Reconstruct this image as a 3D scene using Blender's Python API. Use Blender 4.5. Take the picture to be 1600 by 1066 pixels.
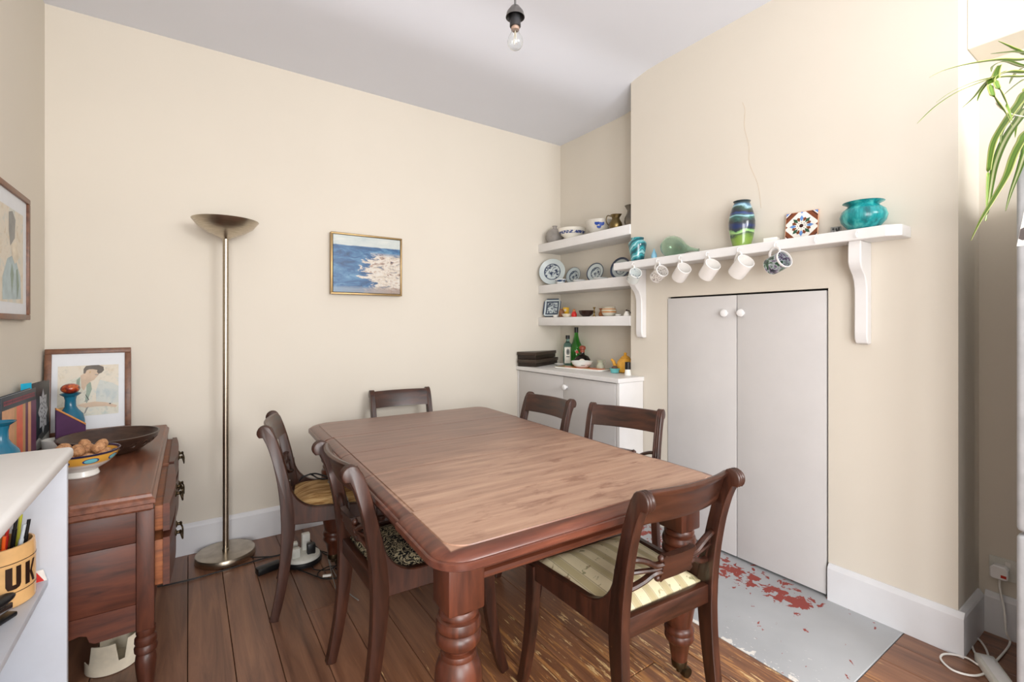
import bpy, bmesh, math, random
from mathutils import Vector, Matrix
random.seed(7)
for o in list(bpy.data.objects): bpy.data.objects.remove(o)
S = bpy.context.scene
COL = S.collection
R = math.radians

# ------------------------------------------------------------------ camera, light, exposure
FPX, V0, YAW, EYE = 740.0, 507.0, R(34.3), 1.25      # focal length in px (1600 wide), horizon row, heading, lens height
cam = bpy.data.cameras.new('camera'); camo = bpy.data.objects.new('camera', cam); COL.objects.link(camo)
cam.sensor_width = 36; cam.lens = FPX/1600*36; cam.shift_y = -(533-V0)/1600; cam.clip_start = .02
camo.location = (0, 0, EYE); camo.rotation_euler = (R(90), 0, -YAW)
S.camera = camo
S.view_settings.view_transform = 'Standard'; S.view_settings.look = 'None'
S.view_settings.gamma = 1; S.view_settings.use_curve_mapping = False
S.view_settings.exposure = -0.30

wd = bpy.data.worlds.new('sky'); S.world = wd; wd.use_nodes = True
wn = wd.node_tree.nodes; wn['Background'].inputs[0].default_value = (.75, .85, 1, 1); wn['Background'].inputs[1].default_value = 1.0

def area(name, loc, aim, sx, sy, power, col=(1, 1, 1), spread=180):
    l = bpy.data.lights.new(name, 'AREA'); l.shape = 'RECTANGLE'; l.size = sx; l.size_y = sy; l.energy = power; l.color = col
    l.spread = R(spread)
    o = bpy.data.objects.new(name, l); COL.objects.link(o); o.location = loc
    o.rotation_euler = (Vector(aim)-Vector(loc)).to_track_quat('-Z', 'Y').to_euler()
    return o
XL_OPEN = -.62
# daylight through the tall window behind the camera, then two added fill lamps
area('window_daylight', (1.6, -2.27, 2.0), (1.3, 3, .9), 1.3, 1.2, 112, (1.0, .99, .985))
area('door_fill', (-.05, -2.27, 1.15), (1.1, 3, 1.35), .75, 1.95, 66, (1, .99, .985))  # added fill lamp, lifts the shadows from behind the camera
area('left_fill', (XL_OPEN, -1.35, 1.2), (2.5, .6, 1.2), .95, 1.9, 92, (1, .99, .985))  # added fill lamp out of view, brightens the right wall

# ------------------------------------------------------------------ back-projection onto the room's planes
_F = Vector((math.sin(YAW), math.cos(YAW), 0)); _R = Vector((math.cos(YAW), -math.sin(YAW), 0)); _Z = Vector((0, 0, 1)); _C = Vector((0, 0, EYE))
def ray(u, v): return _F + _R*((u-800)/FPX) - _Z*((v-V0)/FPX)
def onz(u, v, z=0): d = ray(u, v); return _C + d*((z-EYE)/d.z)
def onx(u, v, x): d = ray(u, v); return _C + d*(x/d.x)
def ony(u, v, y): d = ray(u, v); return _C + d*(y/d.y)
def ond(u, v, dep): return _C + ray(u, v)*dep

# ------------------------------------------------------------------ materials
def lin(c):
    f = lambda x: x/12.92 if x <= .04045 else ((x+.055)/1.055)**2.4
    return tuple(f(x/255) for x in c[:3])+(1,)
class NT:
    def __init__(s, name):
        s.m = bpy.data.materials.new(name); s.m.use_nodes = True; s.n = s.m.node_tree.nodes; s.l = s.m.node_tree.links
        s.b = s.n['Principled BSDF']; s.out = s.n['Material Output']
    def put(s, sock, val):
        if hasattr(val, 'is_linked') or hasattr(val, 'links'): s.l.new(val, sock)
        else: sock.default_value = val
    def coord(s, kind='Object', scale=(1, 1, 1), loc=(0, 0, 0), rot=(0, 0, 0)):
        t = s.n.new('ShaderNodeTexCoord'); mp = s.n.new('ShaderNodeMapping')
        s.l.new(t.outputs[kind], mp.inputs[0]); mp.inputs['Scale'].default_value = scale; mp.inputs['Location'].default_value = loc; mp.inputs['Rotation'].default_value = rot
        return mp.outputs[0]
    def noise(s, vec, scale=5, detail=4, rough=.55, dist=0):
        t = s.n.new('ShaderNodeTexNoise'); s.l.new(vec, t.inputs['Vector'])
        t.inputs['Scale'].default_value = scale; t.inputs['Detail'].default_value = detail; t.inputs['Roughness'].default_value = rough; t.inputs['Distortion'].default_value = dist
        return t.outputs['Fac']
    def voro(s, vec, scale=5, feature='F1', out='Distance'):
        t = s.n.new('ShaderNodeTexVoronoi'); t.feature = feature; s.l.new(vec, t.inputs['Vector']); t.inputs['Scale'].default_value = scale
        return t.outputs[out]
    def wave(s, vec, scale=5, dist=0, axis='X', prof='SIN', detail=2, dscale=1):
        t = s.n.new('ShaderNodeTexWave'); t.bands_direction = axis; t.wave_profile = prof; s.l.new(vec, t.inputs['Vector'])
        t.inputs['Scale'].default_value = scale; t.inputs['Distortion'].default_value = dist; t.inputs['Detail'].default_value = detail; t.inputs['Detail Scale'].default_value = dscale
        return t.outputs['Fac']
    def ramp(s, fac, stops, interp='LINEAR'):
        t = s.n.new('ShaderNodeValToRGB'); t.color_ramp.interpolation = interp; e = t.color_ramp.elements
        while len(e) > 1: e.remove(e[-1])
        for i, (p, c) in enumerate(stops):
            q = e[0] if i == 0 else e.new(p)
            q.position = p; q.color = lin(c) if len(c) == 3 and max(c) > 1.001 else tuple(c)[:3]+(1,)
        s.put(t.inputs[0], fac); return t.outputs[0]
    def step(s, fac, a, b): return s.ramp(fac, [(a, (0, 0, 0)), (b, (1, 1, 1))])
    def mix(s, fac, a, b, kind='MIX'):
        t = s.n.new('ShaderNodeMix'); t.data_type = 'RGBA'; t.blend_type = kind
        s.put(t.inputs[0], fac); s.put(t.inputs[6], a); s.put(t.inputs[7], b); return t.outputs[2]
    def math(s, op, a, b=0, c=0, clamp=False):
        t = s.n.new('ShaderNodeMath'); t.operation = op; t.use_clamp = clamp
        s.put(t.inputs[0], a); s.put(t.inputs[1], b); s.put(t.inputs[2], c); return t.outputs[0]
    def sep(s, vec):
        t = s.n.new('ShaderNodeSeparateXYZ'); s.l.new(vec, t.inputs[0]); return t.outputs
    def comb(s, x, y, z):
        t = s.n.new('ShaderNodeCombineXYZ'); s.put(t.inputs[0], x); s.put(t.inputs[1], y); s.put(t.inputs[2], z); return t.outputs[0]
    def rand(s): return s.n.new('ShaderNodeObjectInfo').outputs['Random']
    def bump(s, h, strength=.2, dist=.002):
        t = s.n.new('ShaderNodeBump'); s.l.new(h, t.inputs['Height']); t.inputs['Strength'].default_value = strength; t.inputs['Distance'].default_value = dist
        s.l.new(t.outputs[0], s.b.inputs['Normal'])
    def fin(s, col=None, rough=.5, metal=0, spec=.5, coat=0, trans=0, ior=1.45):
        if col is not None: s.put(s.b.inputs['Base Color'], col)
        s.put(s.b.inputs['Roughness'], rough); s.put(s.b.inputs['Metallic'], metal)
        s.b.inputs['Specular IOR Level'].default_value = spec; s.b.inputs['Coat Weight'].default_value = coat; s.b.inputs['Coat Roughness'].default_value = .3
        s.b.inputs['Transmission Weight'].default_value = trans; s.b.inputs['IOR'].default_value = ior
        return s.m
def plain(name, c, rough=.5, metal=0, var=.06, scale=18, bump=0, spec=.5, coat=0):
    t = NT(name); v = t.coord(); f = t.noise(v, scale, 4)
    a = tuple(max(0, x*(1-var)) for x in c); b = tuple(min(255, x*(1+var)) for x in c)
    if bump: t.bump(t.noise(v, scale*4, 4), bump, .002)
    return t.fin(t.ramp(f, [(.3, a), (.7, b)]), rough, metal, spec, coat)
def wood(name, cols, grain=(30, 30, 3), rough=.35, var=.18, bump=.15, coat=.15, wear=None):
    t = NT(name); v = t.coord(scale=grain); f = t.noise(v, 1.0, 6, .6, .6)
    v2 = t.coord(scale=tuple(g*4 for g in grain)); f2 = t.noise(v2, 1.0, 3)
    n = len(cols)
    c = t.ramp(f, [(.3+.4*i/(n-1), cols[i]) for i in range(n)])
    c = t.mix(t.math('MULTIPLY', f2, .35), c, lin(cols[0]))
    r = t.math('MULTIPLY_ADD', t.rand(), var*2, 1-var)
    c = t.mix(1.0, c, t.comb(r, r, r), 'MULTIPLY')
    if wear:
        wf = t.noise(t.coord(), wear[1], 5, .7); c = t.mix(t.step(wf, wear[2], wear[2]+.04), c, lin(wear[0]))
    t.bump(f2, bump, .001)
    return t.fin(c, t.ramp(f, [(.2, (rough*.8,)*3), (.8, (min(1, rough*1.3),)*3)]), 0, .5, coat)

def wall_mat(name, c):
    t = NT(name); v = t.coord(); f = t.noise(v, 1.3, 3); a = tuple(x*.985 for x in c)
    t.bump(t.noise(v, 60, 5), .06, .003)
    return t.fin(t.ramp(f, [(.3, a), (.7, c)]), .85, 0, .25)
MAT = {}
MAT['cream'] = wall_mat('cream_wall_paint', (222, 215, 202))
MAT['ceil'] = wall_mat('ceiling_paint', (233, 237, 246))
MAT['white'] = plain('white_gloss_paint', (232, 231, 230), .38, var=.015, scale=6, bump=.03)
MAT['whitecase'] = plain('white_melamine', (206, 211, 220), .4, var=.01)
MAT['skirt'] = plain('white_skirting_paint', (224, 225, 228), .45, var=.02, scale=4, bump=.04)
MAT['door'] = plain('grey_door_paint', (210, 208, 207), .5, var=.012, scale=5, bump=.02)
MAT['knobwhite'] = plain('white_knob', (240, 240, 240), .25, var=.01)
MAT['dark'] = plain('dark_gap', (20, 16, 13), .9)
MAT['black'] = plain('black_plastic', (22, 22, 24), .35)
MAT['cable'] = plain('black_cable', (25, 22, 21), .5)
MAT['mahog'] = wood('mahogany', [(52, 26, 17), (84, 42, 26), (110, 56, 34)], (30, 30, 4), .37, .1, .1, .25)
MAT['chair'] = wood('dark_chair_wood', [(34, 18, 12), (62, 33, 22), (84, 46, 30)], (30, 30, 4), .37, .06, .1, .3, ((150, 112, 80), 55, .715))
MAT['chairx'] = wood('dark_chair_wood_rail', [(36, 19, 12), (64, 34, 22), (86, 48, 30)], (4, 30, 30), .37, .06, .1, .3, ((150, 112, 80), 55, .715))
MAT['mahogx'] = wood('mahogany_rail', [(56, 27, 17), (90, 45, 27), (116, 60, 36)], (4, 30, 30), .37, .1, .1, .25)
MAT['sidez'] = wood('sideboard_post_wood', [(52, 27, 18), (82, 42, 27), (100, 53, 33)], (30, 30, 5), .42, .1, .1, .1, ((160, 112, 80), 45, .74))
MAT['side'] = wood('sideboard_wood', [(52, 26, 18), (84, 42, 27), (104, 54, 34)], (5, 5, 40), .42, .12, .1, .1, ((160, 112, 80), 45, .74))
MAT['sidetop'] = wood('sideboard_top_wood', [(84, 48, 34), (116, 70, 50), (138, 88, 64)], (40, 4, 40), .38, .04, .1, .2)
MAT['drawerside'] = wood('raw_drawer_side', [(104, 58, 34), (140, 82, 48), (168, 104, 62)], (8, 30, 60), .6, .1)
MAT['framewood'] = wood('frame_wood', [(84, 52, 36), (120, 78, 54), (140, 96, 70)], (25, 25, 25), .4, .05)
MAT['oak'] = wood('yellow_wood', [(168, 116, 58), (196, 142, 80), (214, 164, 100)], (10, 40, 10), .5, .05)
MAT['bowlwood'] = wood('carved_bowl_wood', [(44, 30, 24), (70, 50, 40), (88, 64, 50)], (14, 14, 60), .35, .05, .5, .15)
MAT['brassant'] = plain('antique_brass', (74, 62, 44), .4, .9)
MAT['brass'] = plain('brass', (150, 125, 70), .3, .95)
MAT['gilt'] = plain('gilt_frame', (160, 134, 92), .35, .6)
MAT['pewter'] = plain('pewter', (112, 106, 98), .35, .85, var=.15)
MAT['stone'] = plain('grey_stoneware', (150, 145, 140), .5)
MAT['ceram'] = plain('white_ceramic', (238, 236, 230), .18, var=.01, coat=.3)
MAT['mugwhite'] = plain('white_china', (243, 240, 236), .2, var=.008, coat=.3)
MAT['paper'] = plain('white_paper', (226, 229, 233), .7, var=.01)
t = NT('brushed_nickel'); f = t.noise(t.coord(scale=(6, 6, 200)), 3, 4)
MAT['nickel'] = t.fin(t.ramp(f, [(.3, (168, 156, 138)), (.7, (196, 185, 168))]), .3, 1.0)
MAT['steel'] = plain('chrome_steel', (190, 190, 192), .18, 1)
def colour(key, c, rough=.5, metal=0, **k): MAT[key] = plain(key, c, rough, metal, **k)
for k, c, r in [('teal_glaze', (32, 104, 132), .15), ('purple_cover', (74, 40, 76), .5), ('orange_edge', (206, 140, 78), .5), ('cyan_card', (22, 176, 214), .5),
                ('book_navy', (38, 50, 62), .4), ('book_dark', (36, 40, 46), .4), ('silver_print', (176, 178, 182), .5), ('salmon', (222, 110, 84), .45), ('peach', (214, 160, 120), .45),
                ('tan', (196, 152, 104), .45), ('plum', (104, 54, 84), .45), ('pinktext', (176, 80, 96), .5), ('redp', (206, 44, 36), .4), ('yellowp', (238, 190, 52), .4), ('whitep', (240, 238, 232), .5),
                ('navyrim', (26, 30, 74), .2), ('aqua', (112, 204, 214), .2), ('ochre', (232, 172, 66), .2), ('walnut', (196, 146, 100), .65), ('petal_blue', (30, 66, 148), .25),
                ('tile_white', (238, 234, 226), .2), ('tile_brown', (122, 66, 38), .25), ('tile_blue', (104, 146, 204), .2), ('tile_green', (48, 84, 62), .2), ('tile_dark', (58, 26, 22), .2), ('tile_edge', (216, 172, 140), .7),
                ('terracotta', (178, 112, 66), .6), ('dark_lacquer', (44, 24, 18), .3), ('copper_cap', (150, 74, 52), .4), ('ramekin', (112, 194, 196), .25), ('celadon', (186, 190, 168), .25),
                ('orange_glaze', (222, 118, 44), .25), ('lime_glaze', (196, 176, 40), .25), ('cork', (110, 86, 74), .7), ('red_switch', (196, 52, 36), .4), ('socketw', (216, 216, 208), .35), ('brown_pot', (138, 92, 60), .5),
                ('hair', (112, 106, 100), .7), ('skin', (206, 184, 162), .7), ('shirt', (208, 206, 190), .7), ('wash_blue', (178, 194, 196), .7), ('wash_green', (150, 166, 152), .7), ('wash_tan', (196, 170, 132), .7), ('wash_cream', (222, 212, 192), .7), ('wash_grey', (150, 150, 146), .7), ('ink', (60, 62, 62), .7),
                ('fridge', (168, 169, 171), .35), ('fridge_edge', (214, 216, 218), .3), ('rock', (92, 84, 82), .7), ('soil', (50, 38, 28), .9), ('letter_brown', (46, 28, 20), .4), ('cream_mug', (232, 186, 126), .25), ('penor', (240, 96, 30), .4), ('peng', (190, 190, 60), .4), ('penw', (206, 216, 222), .3),
                ('greenlabel', (230, 226, 214), .5), ('bluegrey', (96, 112, 128), .4), ('ivory', (232, 222, 200), .45)]:
    colour(k, c, r)
def glass(name, c, rough=.02, ior=1.45):
    t = NT(name); return t.fin(lin(c), rough, 0, .5, 0, 1.0, ior)
MAT['glass'] = glass('clear_glass', (250, 252, 252))
MAT['glass_green'] = glass('green_bottle_glass', (84, 196, 76))
MAT['glass_blue'] = glass('pale_blue_bottle_glass', (150, 205, 205))
MAT['glass_mint'] = glass('pale_green_glass', (228, 246, 235))
MAT['glass_brown'] = glass('brown_bottle_glass', (70, 34, 16))
# swirled art glass
def swirl(name, stops, scale, dist, axis='Z', rot=(0, 0, 0), mapscale=(1, 1, 1)):
    t = NT(name); f = t.wave(t.coord(scale=mapscale, rot=rot), scale, dist, axis, detail=3, dscale=1.2)
    return t.fin(t.ramp(f, stops), .08, 0, .6, .5)
MAT['swirl_teal'] = swirl('teal_swirl_glass', [(0, (12, 74, 84)), (.35, (24, 122, 132)), (.6, (70, 176, 182)), (.8, (18, 96, 110)), (1, (150, 210, 214))], 7, 6, 'Z', (.7, .2, 0))
t = NT('landscape_swirl_glass'); v = t.coord(); zz = t.sep(v)[2]
h = t.math('MULTIPLY_ADD', t.math('SUBTRACT', t.noise(t.coord(scale=(1, 1, 2.2)), 9, 3, .5, .5), .5), .085, zz)
c = t.ramp(t.math('DIVIDE', h, .235), [(0, (128, 156, 70)), (.17, (116, 150, 60)), (.24, (50, 70, 58)), (.29, (160, 204, 128)), (.34, (120, 170, 108)), (.37, (40, 52, 54)), (.46, (22, 44, 96)), (.53, (34, 46, 52)), (.6, (60, 110, 100)), (.63, (152, 204, 214)), (.67, (60, 84, 84)), (.72, (36, 60, 124)), (.77, (36, 44, 46)), (.83, (56, 86, 72)), (.86, (160, 200, 214)), (.9, (70, 110, 140)), (.95, (44, 66, 70)), (1, (30, 50, 56))])
MAT['landvase'] = t.fin(c, .06, 0, .6, .5)
t = NT('turquoise_pot_glaze'); f = t.noise(t.coord(scale=(40, 40, 6)), 1, 3)
MAT['turqpot'] = t.fin(t.ramp(f, [(.3, (10, 92, 98)), (.5, (24, 142, 146)), (.7, (84, 186, 180))]), .22, 0, .5, .3)
# willow pattern plates (local disc in XZ around the origin)
def bluewhite(name, rings, base=(190, 200, 200), dark=(44, 58, 84), scale=42):
    t = NT(name); v = t.coord(); x, y, z = t.sep(v)
    r = t.math('SQRT', t.math('ADD', t.math('MULTIPLY', x, x), t.math('MULTIPLY', z, z)))
    n = t.step(t.noise(v, scale, 3, .6, .8), .49, .54)
    R0 = rings
    inner = t.step(r, R0*.56, R0*.57); bandA = t.math('MULTIPLY', t.step(r, R0*.54, R0*.55), t.math('SUBTRACT', 1, t.step(r, R0*.6, R0*.61)))
    edge = t.step(r, R0*.93, R0*.95)
    m = t.math('ADD', t.math('MULTIPLY', n, t.math('SUBTRACT', 1, inner)), t.math('ADD', bandA, edge), clamp=True)
    return t.fin(t.mix(m, lin(base), lin(dark)), .2, 0, .5, .3)
MAT['plate_big'] = bluewhite('blue_white_plate_large', .114)
MAT['plate_small'] = bluewhite('blue_white_plate_small', .072, scale=60)
t = NT('blue_white_octagonal'); v = t.coord(); x, y, z = t.sep(v)
q = t.math('MAXIMUM', t.math('ABSOLUTE', x), t.math('ABSOLUTE', z))
n = t.step(t.noise(t.coord(scale=(1, 1, 2)), 55, 3, .6, .8), .48, .53)
bd = t.math('MULTIPLY', t.step(q, .045, .047), t.math('SUBTRACT', 1, t.step(q, .055, .057)))
m = t.math('ADD', t.math('MULTIPLY', n, t.math('SUBTRACT', 1, t.step(q, .045, .046))), t.math('ADD', bd, t.step(q, .068, .07)), clamp=True)
MAT['plate_oct'] = t.fin(t.mix(m, lin((196, 208, 210)), lin((40, 56, 80))), .2, 0, .5, .3)
def banded(name, base, dark, z0, z1, sc=60):
    t = NT(name); v = t.coord(); z = t.sep(v)[2]; n = t.step(t.noise(v, sc, 3, .6, .5), .42, .47)
    b = t.math('MULTIPLY', t.step(z, z0, z0+.001), t.math('SUBTRACT', 1, t.step(z, z1, z1+.001)))
    return t.fin(t.mix(t.math('MULTIPLY', b, n), lin(base), lin(dark)), .22, 0, .5, .3)
MAT['bandbowl'] = banded('blue_banded_bowl', (232, 228, 216), (44, 66, 128), .045, .064)
MAT['delft'] = banded('blue_patterned_china', (226, 230, 230), (52, 74, 104), .012, .028)
MAT['potstripe'] = None
t = NT('striped_earthenware'); z = t.sep(t.coord())[2]
MAT['potstripe'] = t.fin(t.ramp(t.math('DIVIDE', z, .085), [(0, (200, 196, 180)), (.3, (186, 120, 62)), (.4, (196, 188, 164)), (.55, (190, 124, 66)), (.62, (196, 188, 168)), (.8, (176, 108, 54))], 'CONSTANT'), .35)
def mugprint(name, base, dark, sc, th, lo=.008, hi=.085, mid=None):
    t = NT(name); v = t.coord(); z = t.sep(v)[2]; f = t.noise(v, sc, 3, .6, .6)
    b = t.math('MULTIPLY', t.step(z, lo, lo+.001), t.math('SUBTRACT', 1, t.step(z, hi, hi+.001)))
    stops = [(th, base), (th+.03, dark)] if mid is None else [(th-.12, dark), (th-.03, mid), (th, base), (th+.08, (60, 100, 70)), (th+.18, dark)]
    return t.fin(t.mix(b, lin((242, 240, 238)), t.ramp(f, stops)), .2, 0, .5, .3)
MAT['mug_blue'] = mugprint('mug_blue_sketch', (232, 238, 236), (84, 112, 140), 38, .6)
MAT['mug_sketch'] = mugprint('mug_fine_script', (238, 234, 228), (130, 112, 106), 130, .55, .012, .075)
MAT['mug_photo'] = mugprint('mug_photo_print', (190, 200, 206), (44, 50, 60), 26, .5, .006, .084, (128, 112, 140))
# seat fabrics
t = NT('striped_brocade'); v = t.coord(); x, y, z = t.sep(v)
s = t.math('FRACT', t.math('MULTIPLY', x, 15.5))
band = t.math('LESS_THAN', t.math('ABSOLUTE', t.math('SUBTRACT', s, .5)), .16)
line = t.math('LESS_THAN', t.math('ABSOLUTE', t.math('SUBTRACT', t.math('ABSOLUTE', t.math('SUBTRACT', s, .5)), .2)), .025)
fl = t.step(t.noise(v, 34, 3, .6, .6), .6, .66); fl = t.math('MULTIPLY', fl, t.math('SUBTRACT', 1, band))
c = t.mix(t.math('MULTIPLY', band, .8), lin((216, 204, 170)), lin((172, 158, 118)))
c = t.mix(t.math('MULTIPLY', line, .5), c, lin((104, 92, 60)))
c = t.mix(t.math('MULTIPLY', fl, .7), c, t.ramp(t.noise(v, 7, 2), [(.45, (150, 70, 56)), (.55, (104, 108, 66))]))
t.bump(t.noise(v, 300, 2), .2, .001); MAT['seat_stripe'] = t.fin(c, .75, 0, .3)
t = NT('black_scroll_fabric'); v = t.coord(); f = t.noise(v, 55, 2, .5, 1.5)
k = t.math('LESS_THAN', t.math('ABSOLUTE', t.math('SUBTRACT', f, .5)), .045)
t.bump(f, .3, .001); MAT['seat_scroll'] = t.fin(t.mix(k, lin((26, 25, 26)), lin((186, 174, 142))), .8, 0, .3)
t = NT('tan_moire_fabric'); v = t.coord(scale=(60, 9, 9)); f = t.noise(v, 1, 4, .6, 1.0)
MAT['seat_tan'] = t.fin(t.ramp(f, [(.35, (136, 98, 56)), (.5, (186, 146, 94)), (.65, (214, 182, 130))]), .75, 0, .3)
# table top: reddish brown, bleached and scuffed towards the window end
t = NT('worn_table_top'); v = t.coord(); x, y, z = t.sep(v)
f = t.noise(t.coord(scale=(3.5, 34, 34)), 1, 6, .62, .15); big = t.noise(t.coord(scale=(2.2, 5, 5)), 1, 3, .55, 0)
dark = t.ramp(f, [(.3, (82, 46, 36)), (.5, (108, 66, 53)), (.7, (124, 80, 64))]); pale = t.ramp(f, [(.3, (154, 116, 96)), (.5, (176, 139, 116)), (.7, (192, 156, 132))])
g = t.math('ADD', t.math('MULTIPLY', y, -.85), t.math('MULTIPLY_ADD', big, .5, .0)); g = t.math('ADD', g, t.math('MULTIPLY', x, .3)); g = t.math('ADD', g, t.math('MULTIPLY_ADD', f, .16, -.08))
wf = t.ramp(g, [(0, (.1, .1, .1)), (.25, (.35, .35, .35)), (.5, (.85, .85, .85)), (.8, (1, 1, 1))])
blot = t.math('MULTIPLY', t.step(t.noise(t.coord(scale=(6, 20, 6)), 1, 5, .7, .3), .55, .66), .6)
c = t.mix(wf, dark, pale); c = t.mix(t.math('MULTIPLY', blot, wf), c, lin((118, 72, 54)))
mould = t.math('MAXIMUM', t.step(t.math('ABSOLUTE', x), .4925, .4945), t.step(t.math('ABSOLUTE', y), .8225, .8245))
c = t.mix(mould, c, t.ramp(f, [(.3, (74, 38, 28)), (.6, (108, 60, 44)), (.75, (136, 82, 62))])); wf = t.math('MULTIPLY', wf, t.math('SUBTRACT', 1, mould))
t.bump(f, .08, .001); MAT['tabletop'] = t.fin(c, t.ramp(wf, [(0, (.3,)*3), (1, (.42,)*3)]), 0, .5, .2)
# floor boards: dark varnish, flaking where chairs scrape
t = NT('floor_boards'); v = t.coord(); x, y, z = t.sep(v); rnd = t.rand()
off = t.comb(t.math('MULTIPLY', rnd, 37), t.math('MULTIPLY', rnd, 19), 0)
def shifted(sc):
    a = t.n.new('ShaderNodeVectorMath'); a.operation = 'ADD'; t.l.new(t.coord(scale=sc), a.inputs[0]); t.l.new(off, a.inputs[1]); return a.outputs[0]
f = t.noise(shifted((22, 1.6, 1)), 1, 6, .62, .7); f2 = t.noise(shifted((70, 4, 1)), 1, 5, .65, .4)
base = t.ramp(f, [(.25, (86, 56, 42)), (.45, (122, 84, 64)), (.6, (142, 101, 77)), (.8, (164, 121, 92))])
rr = t.math('MULTIPLY_ADD', rnd, .35, .84); base = t.mix(1.0, base, t.comb(rr, rr, rr), 'MULTIPLY')
dx = t.math('SUBTRACT', x, 1.25); dy = t.math('SUBTRACT', y, .95)
d2 = t.math('ADD', t.math('MULTIPLY', dx, t.math('MULTIPLY', dx, .9)), t.math('MULTIPLY', dy, t.math('MULTIPLY', dy, .8)))
zone = t.math('SUBTRACT', 1, t.math('MULTIPLY', d2, .8), clamp=True)
wv = t.math('ADD', f2, t.math('MULTIPLY', zone, .17)); wv2 = t.math('ADD', t.noise(shifted((46, 5, 1)), 1.3, 6, .7), t.math('MULTIPLY', zone, .15))
base = t.mix(t.math('MULTIPLY', zone, .6), base, t.ramp(f2, [(.3, (92, 54, 32)), (.7, (166, 108, 62))]))
base = t.mix(t.step(wv, .70, .735), base, lin((176, 124, 74))); base = t.mix(t.step(wv2, .715, .735), base, lin((220, 186, 132)))
t.bump(f2, .12, .001); MAT['floor'] = t.fin(base, t.ramp(f, [(.3, (.3,)*3), (.7, (.44,)*3)]), 0, .5, .25)
# hearth: grey paint chipped to red at the cupboard doors
t = NT('painted_hearth'); v = t.coord(); x, y, z = t.sep(v); f = t.noise(v, 3, 3)
base = t.ramp(f, [(.3, (168, 170, 172)), (.7, (182, 184, 186))])
dd = t.math('ABSOLUTE', t.math('SUBTRACT', x, 2.27)); zone = t.math('SUBTRACT', 1, t.math('DIVIDE', dd, .17), clamp=True)
zone = t.math('MULTIPLY', zone, t.step(y, .95, 1.3))
chip = t.step(t.math('ADD', t.noise(v, 17, 5, .62, .4), t.math('MULTIPLY', zone, .21)), .655, .661)
base = t.mix(chip, base, lin((150, 62, 52)))
edge = t.math('SUBTRACT', 1, t.math('DIVIDE', t.math('SUBTRACT', x, 1.745), .5), clamp=True)
sp = t.step(t.math('ADD', t.noise(t.coord(scale=(1, .45, 1), rot=(0, 0, .6)), 75, 5, .75), t.math('MULTIPLY', edge, .13)), .745, .765); base = t.mix(sp, base, lin((232, 230, 226)))
rag = t.step(t.math('ADD', t.noise(v, 26, 4, .6), t.math('MULTIPLY', t.math('SUBTRACT', x, 1.745), -7)), .38, .40); base = t.mix(rag, base, lin((226, 222, 214)))
t.bump(chip, .3, .002); MAT['hearth'] = t.fin(base, .5)
# seascape
t = NT('seascape_oil'); v = t.coord(); x, y, z = t.sep(v)     # x 0..1 left to right and z 0..1 upward after mapping
v = t.coord(scale=(1/.395, 1, 1/.345)); x, y, z = t.sep(v)
n1 = t.noise(t.coord(scale=(8, 1, 26)), 1, 5, .65, .6); n2 = t.noise(t.coord(scale=(22, 1, 60)), 1, 4, .7)
sea = t.ramp(n1, [(.3, (30, 60, 98)), (.48, (52, 98, 142)), (.62, (92, 138, 172)), (.78, (160, 184, 196))])
foam = t.ramp(t.noise(t.coord(scale=(14, 1, 34)), 1, 5, .7, .6), [(.32, (70, 70, 84)), (.4, (176, 150, 130)), (.47, (212, 208, 200)), (.57, (200, 186, 168)), (.66, (96, 110, 130)), (.74, (196, 172, 150))])
e = t.math('ADD', x, t.math('MULTIPLY', t.math('SUBTRACT', n1, .5), 1.1)); bow = t.math('MULTIPLY', t.math('ABSOLUTE', t.math('SUBTRACT', z, .42)), .55)
m = t.math('MULTIPLY', t.step(t.math('SUBTRACT', e, bow), .44, .49), t.math('SUBTRACT', 1, t.step(z, .70, .78)))
c = t.mix(m, sea, foam)
low = t.math('SUBTRACT', 1, t.step(t.math('ADD', z, t.math('MULTIPLY', t.math('SUBTRACT', n2, .5), .12)), .07, .13)); c = t.mix(t.math('MULTIPLY', low, .8), c, t.ramp(x, [(.1, (130, 150, 168)), (.9, (142, 122, 112))]))
hor = t.step(t.math('ADD', z, t.math('MULTIPLY', t.math('SUBTRACT', n1, .5), .03)), .865, .875)
c = t.mix(hor, c, t.ramp(n1, [(.3, (176, 188, 188)), (.7, (206, 210, 204))]))
t.bump(n2, .3, .002); MAT['sea'] = t.fin(c, .35)
# spider plant leaf: green with pale margins, read from the leaf's own UV
t = NT('variegated_leaf'); uv = t.coord('UV'); ux = t.sep(uv)[0]
MAT['leaf'] = t.fin(t.ramp(ux, [(0, (184, 190, 118)), (.16, (160, 174, 92)), (.24, (84, 116, 34)), (.5, (104, 138, 46)), (.76, (74, 108, 30)), (.84, (160, 174, 92)), (1, (184, 190, 118))]), .4)
t = NT('variegated_leaf_pale_middle'); uv = t.coord('UV'); ux = t.sep(uv)[0]
MAT['leaf2'] = t.fin(t.ramp(ux, [(0, (72, 100, 36)), (.3, (94, 126, 48)), (.38, (190, 196, 150)), (.62, (196, 200, 156)), (.7, (92, 124, 46)), (1, (70, 98, 34))]), .4)
MAT['platter'] = None
t = NT('orange_yellow_platter'); f = t.voro(t.coord(), 14, 'F1', 'Color'); fx = t.sep(f)[0]
MAT['platter'] = t.fin(t.ramp(fx, [(0, (214, 104, 40)), (.4, (226, 134, 52)), (.6, (206, 190, 48)), (.8, (120, 130, 50))], 'CONSTANT'), .2, 0, .5, .3)
t = NT('cracked_bauble'); f = t.noise(t.coord(), 40, 3)
MAT['bauble'] = t.fin(t.ramp(f, [(.3, (54, 20, 22)), (.48, (170, 60, 34)), (.56, (200, 96, 36)), (.7, (40, 50, 60))]), .08, 0, .6, .5)
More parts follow.
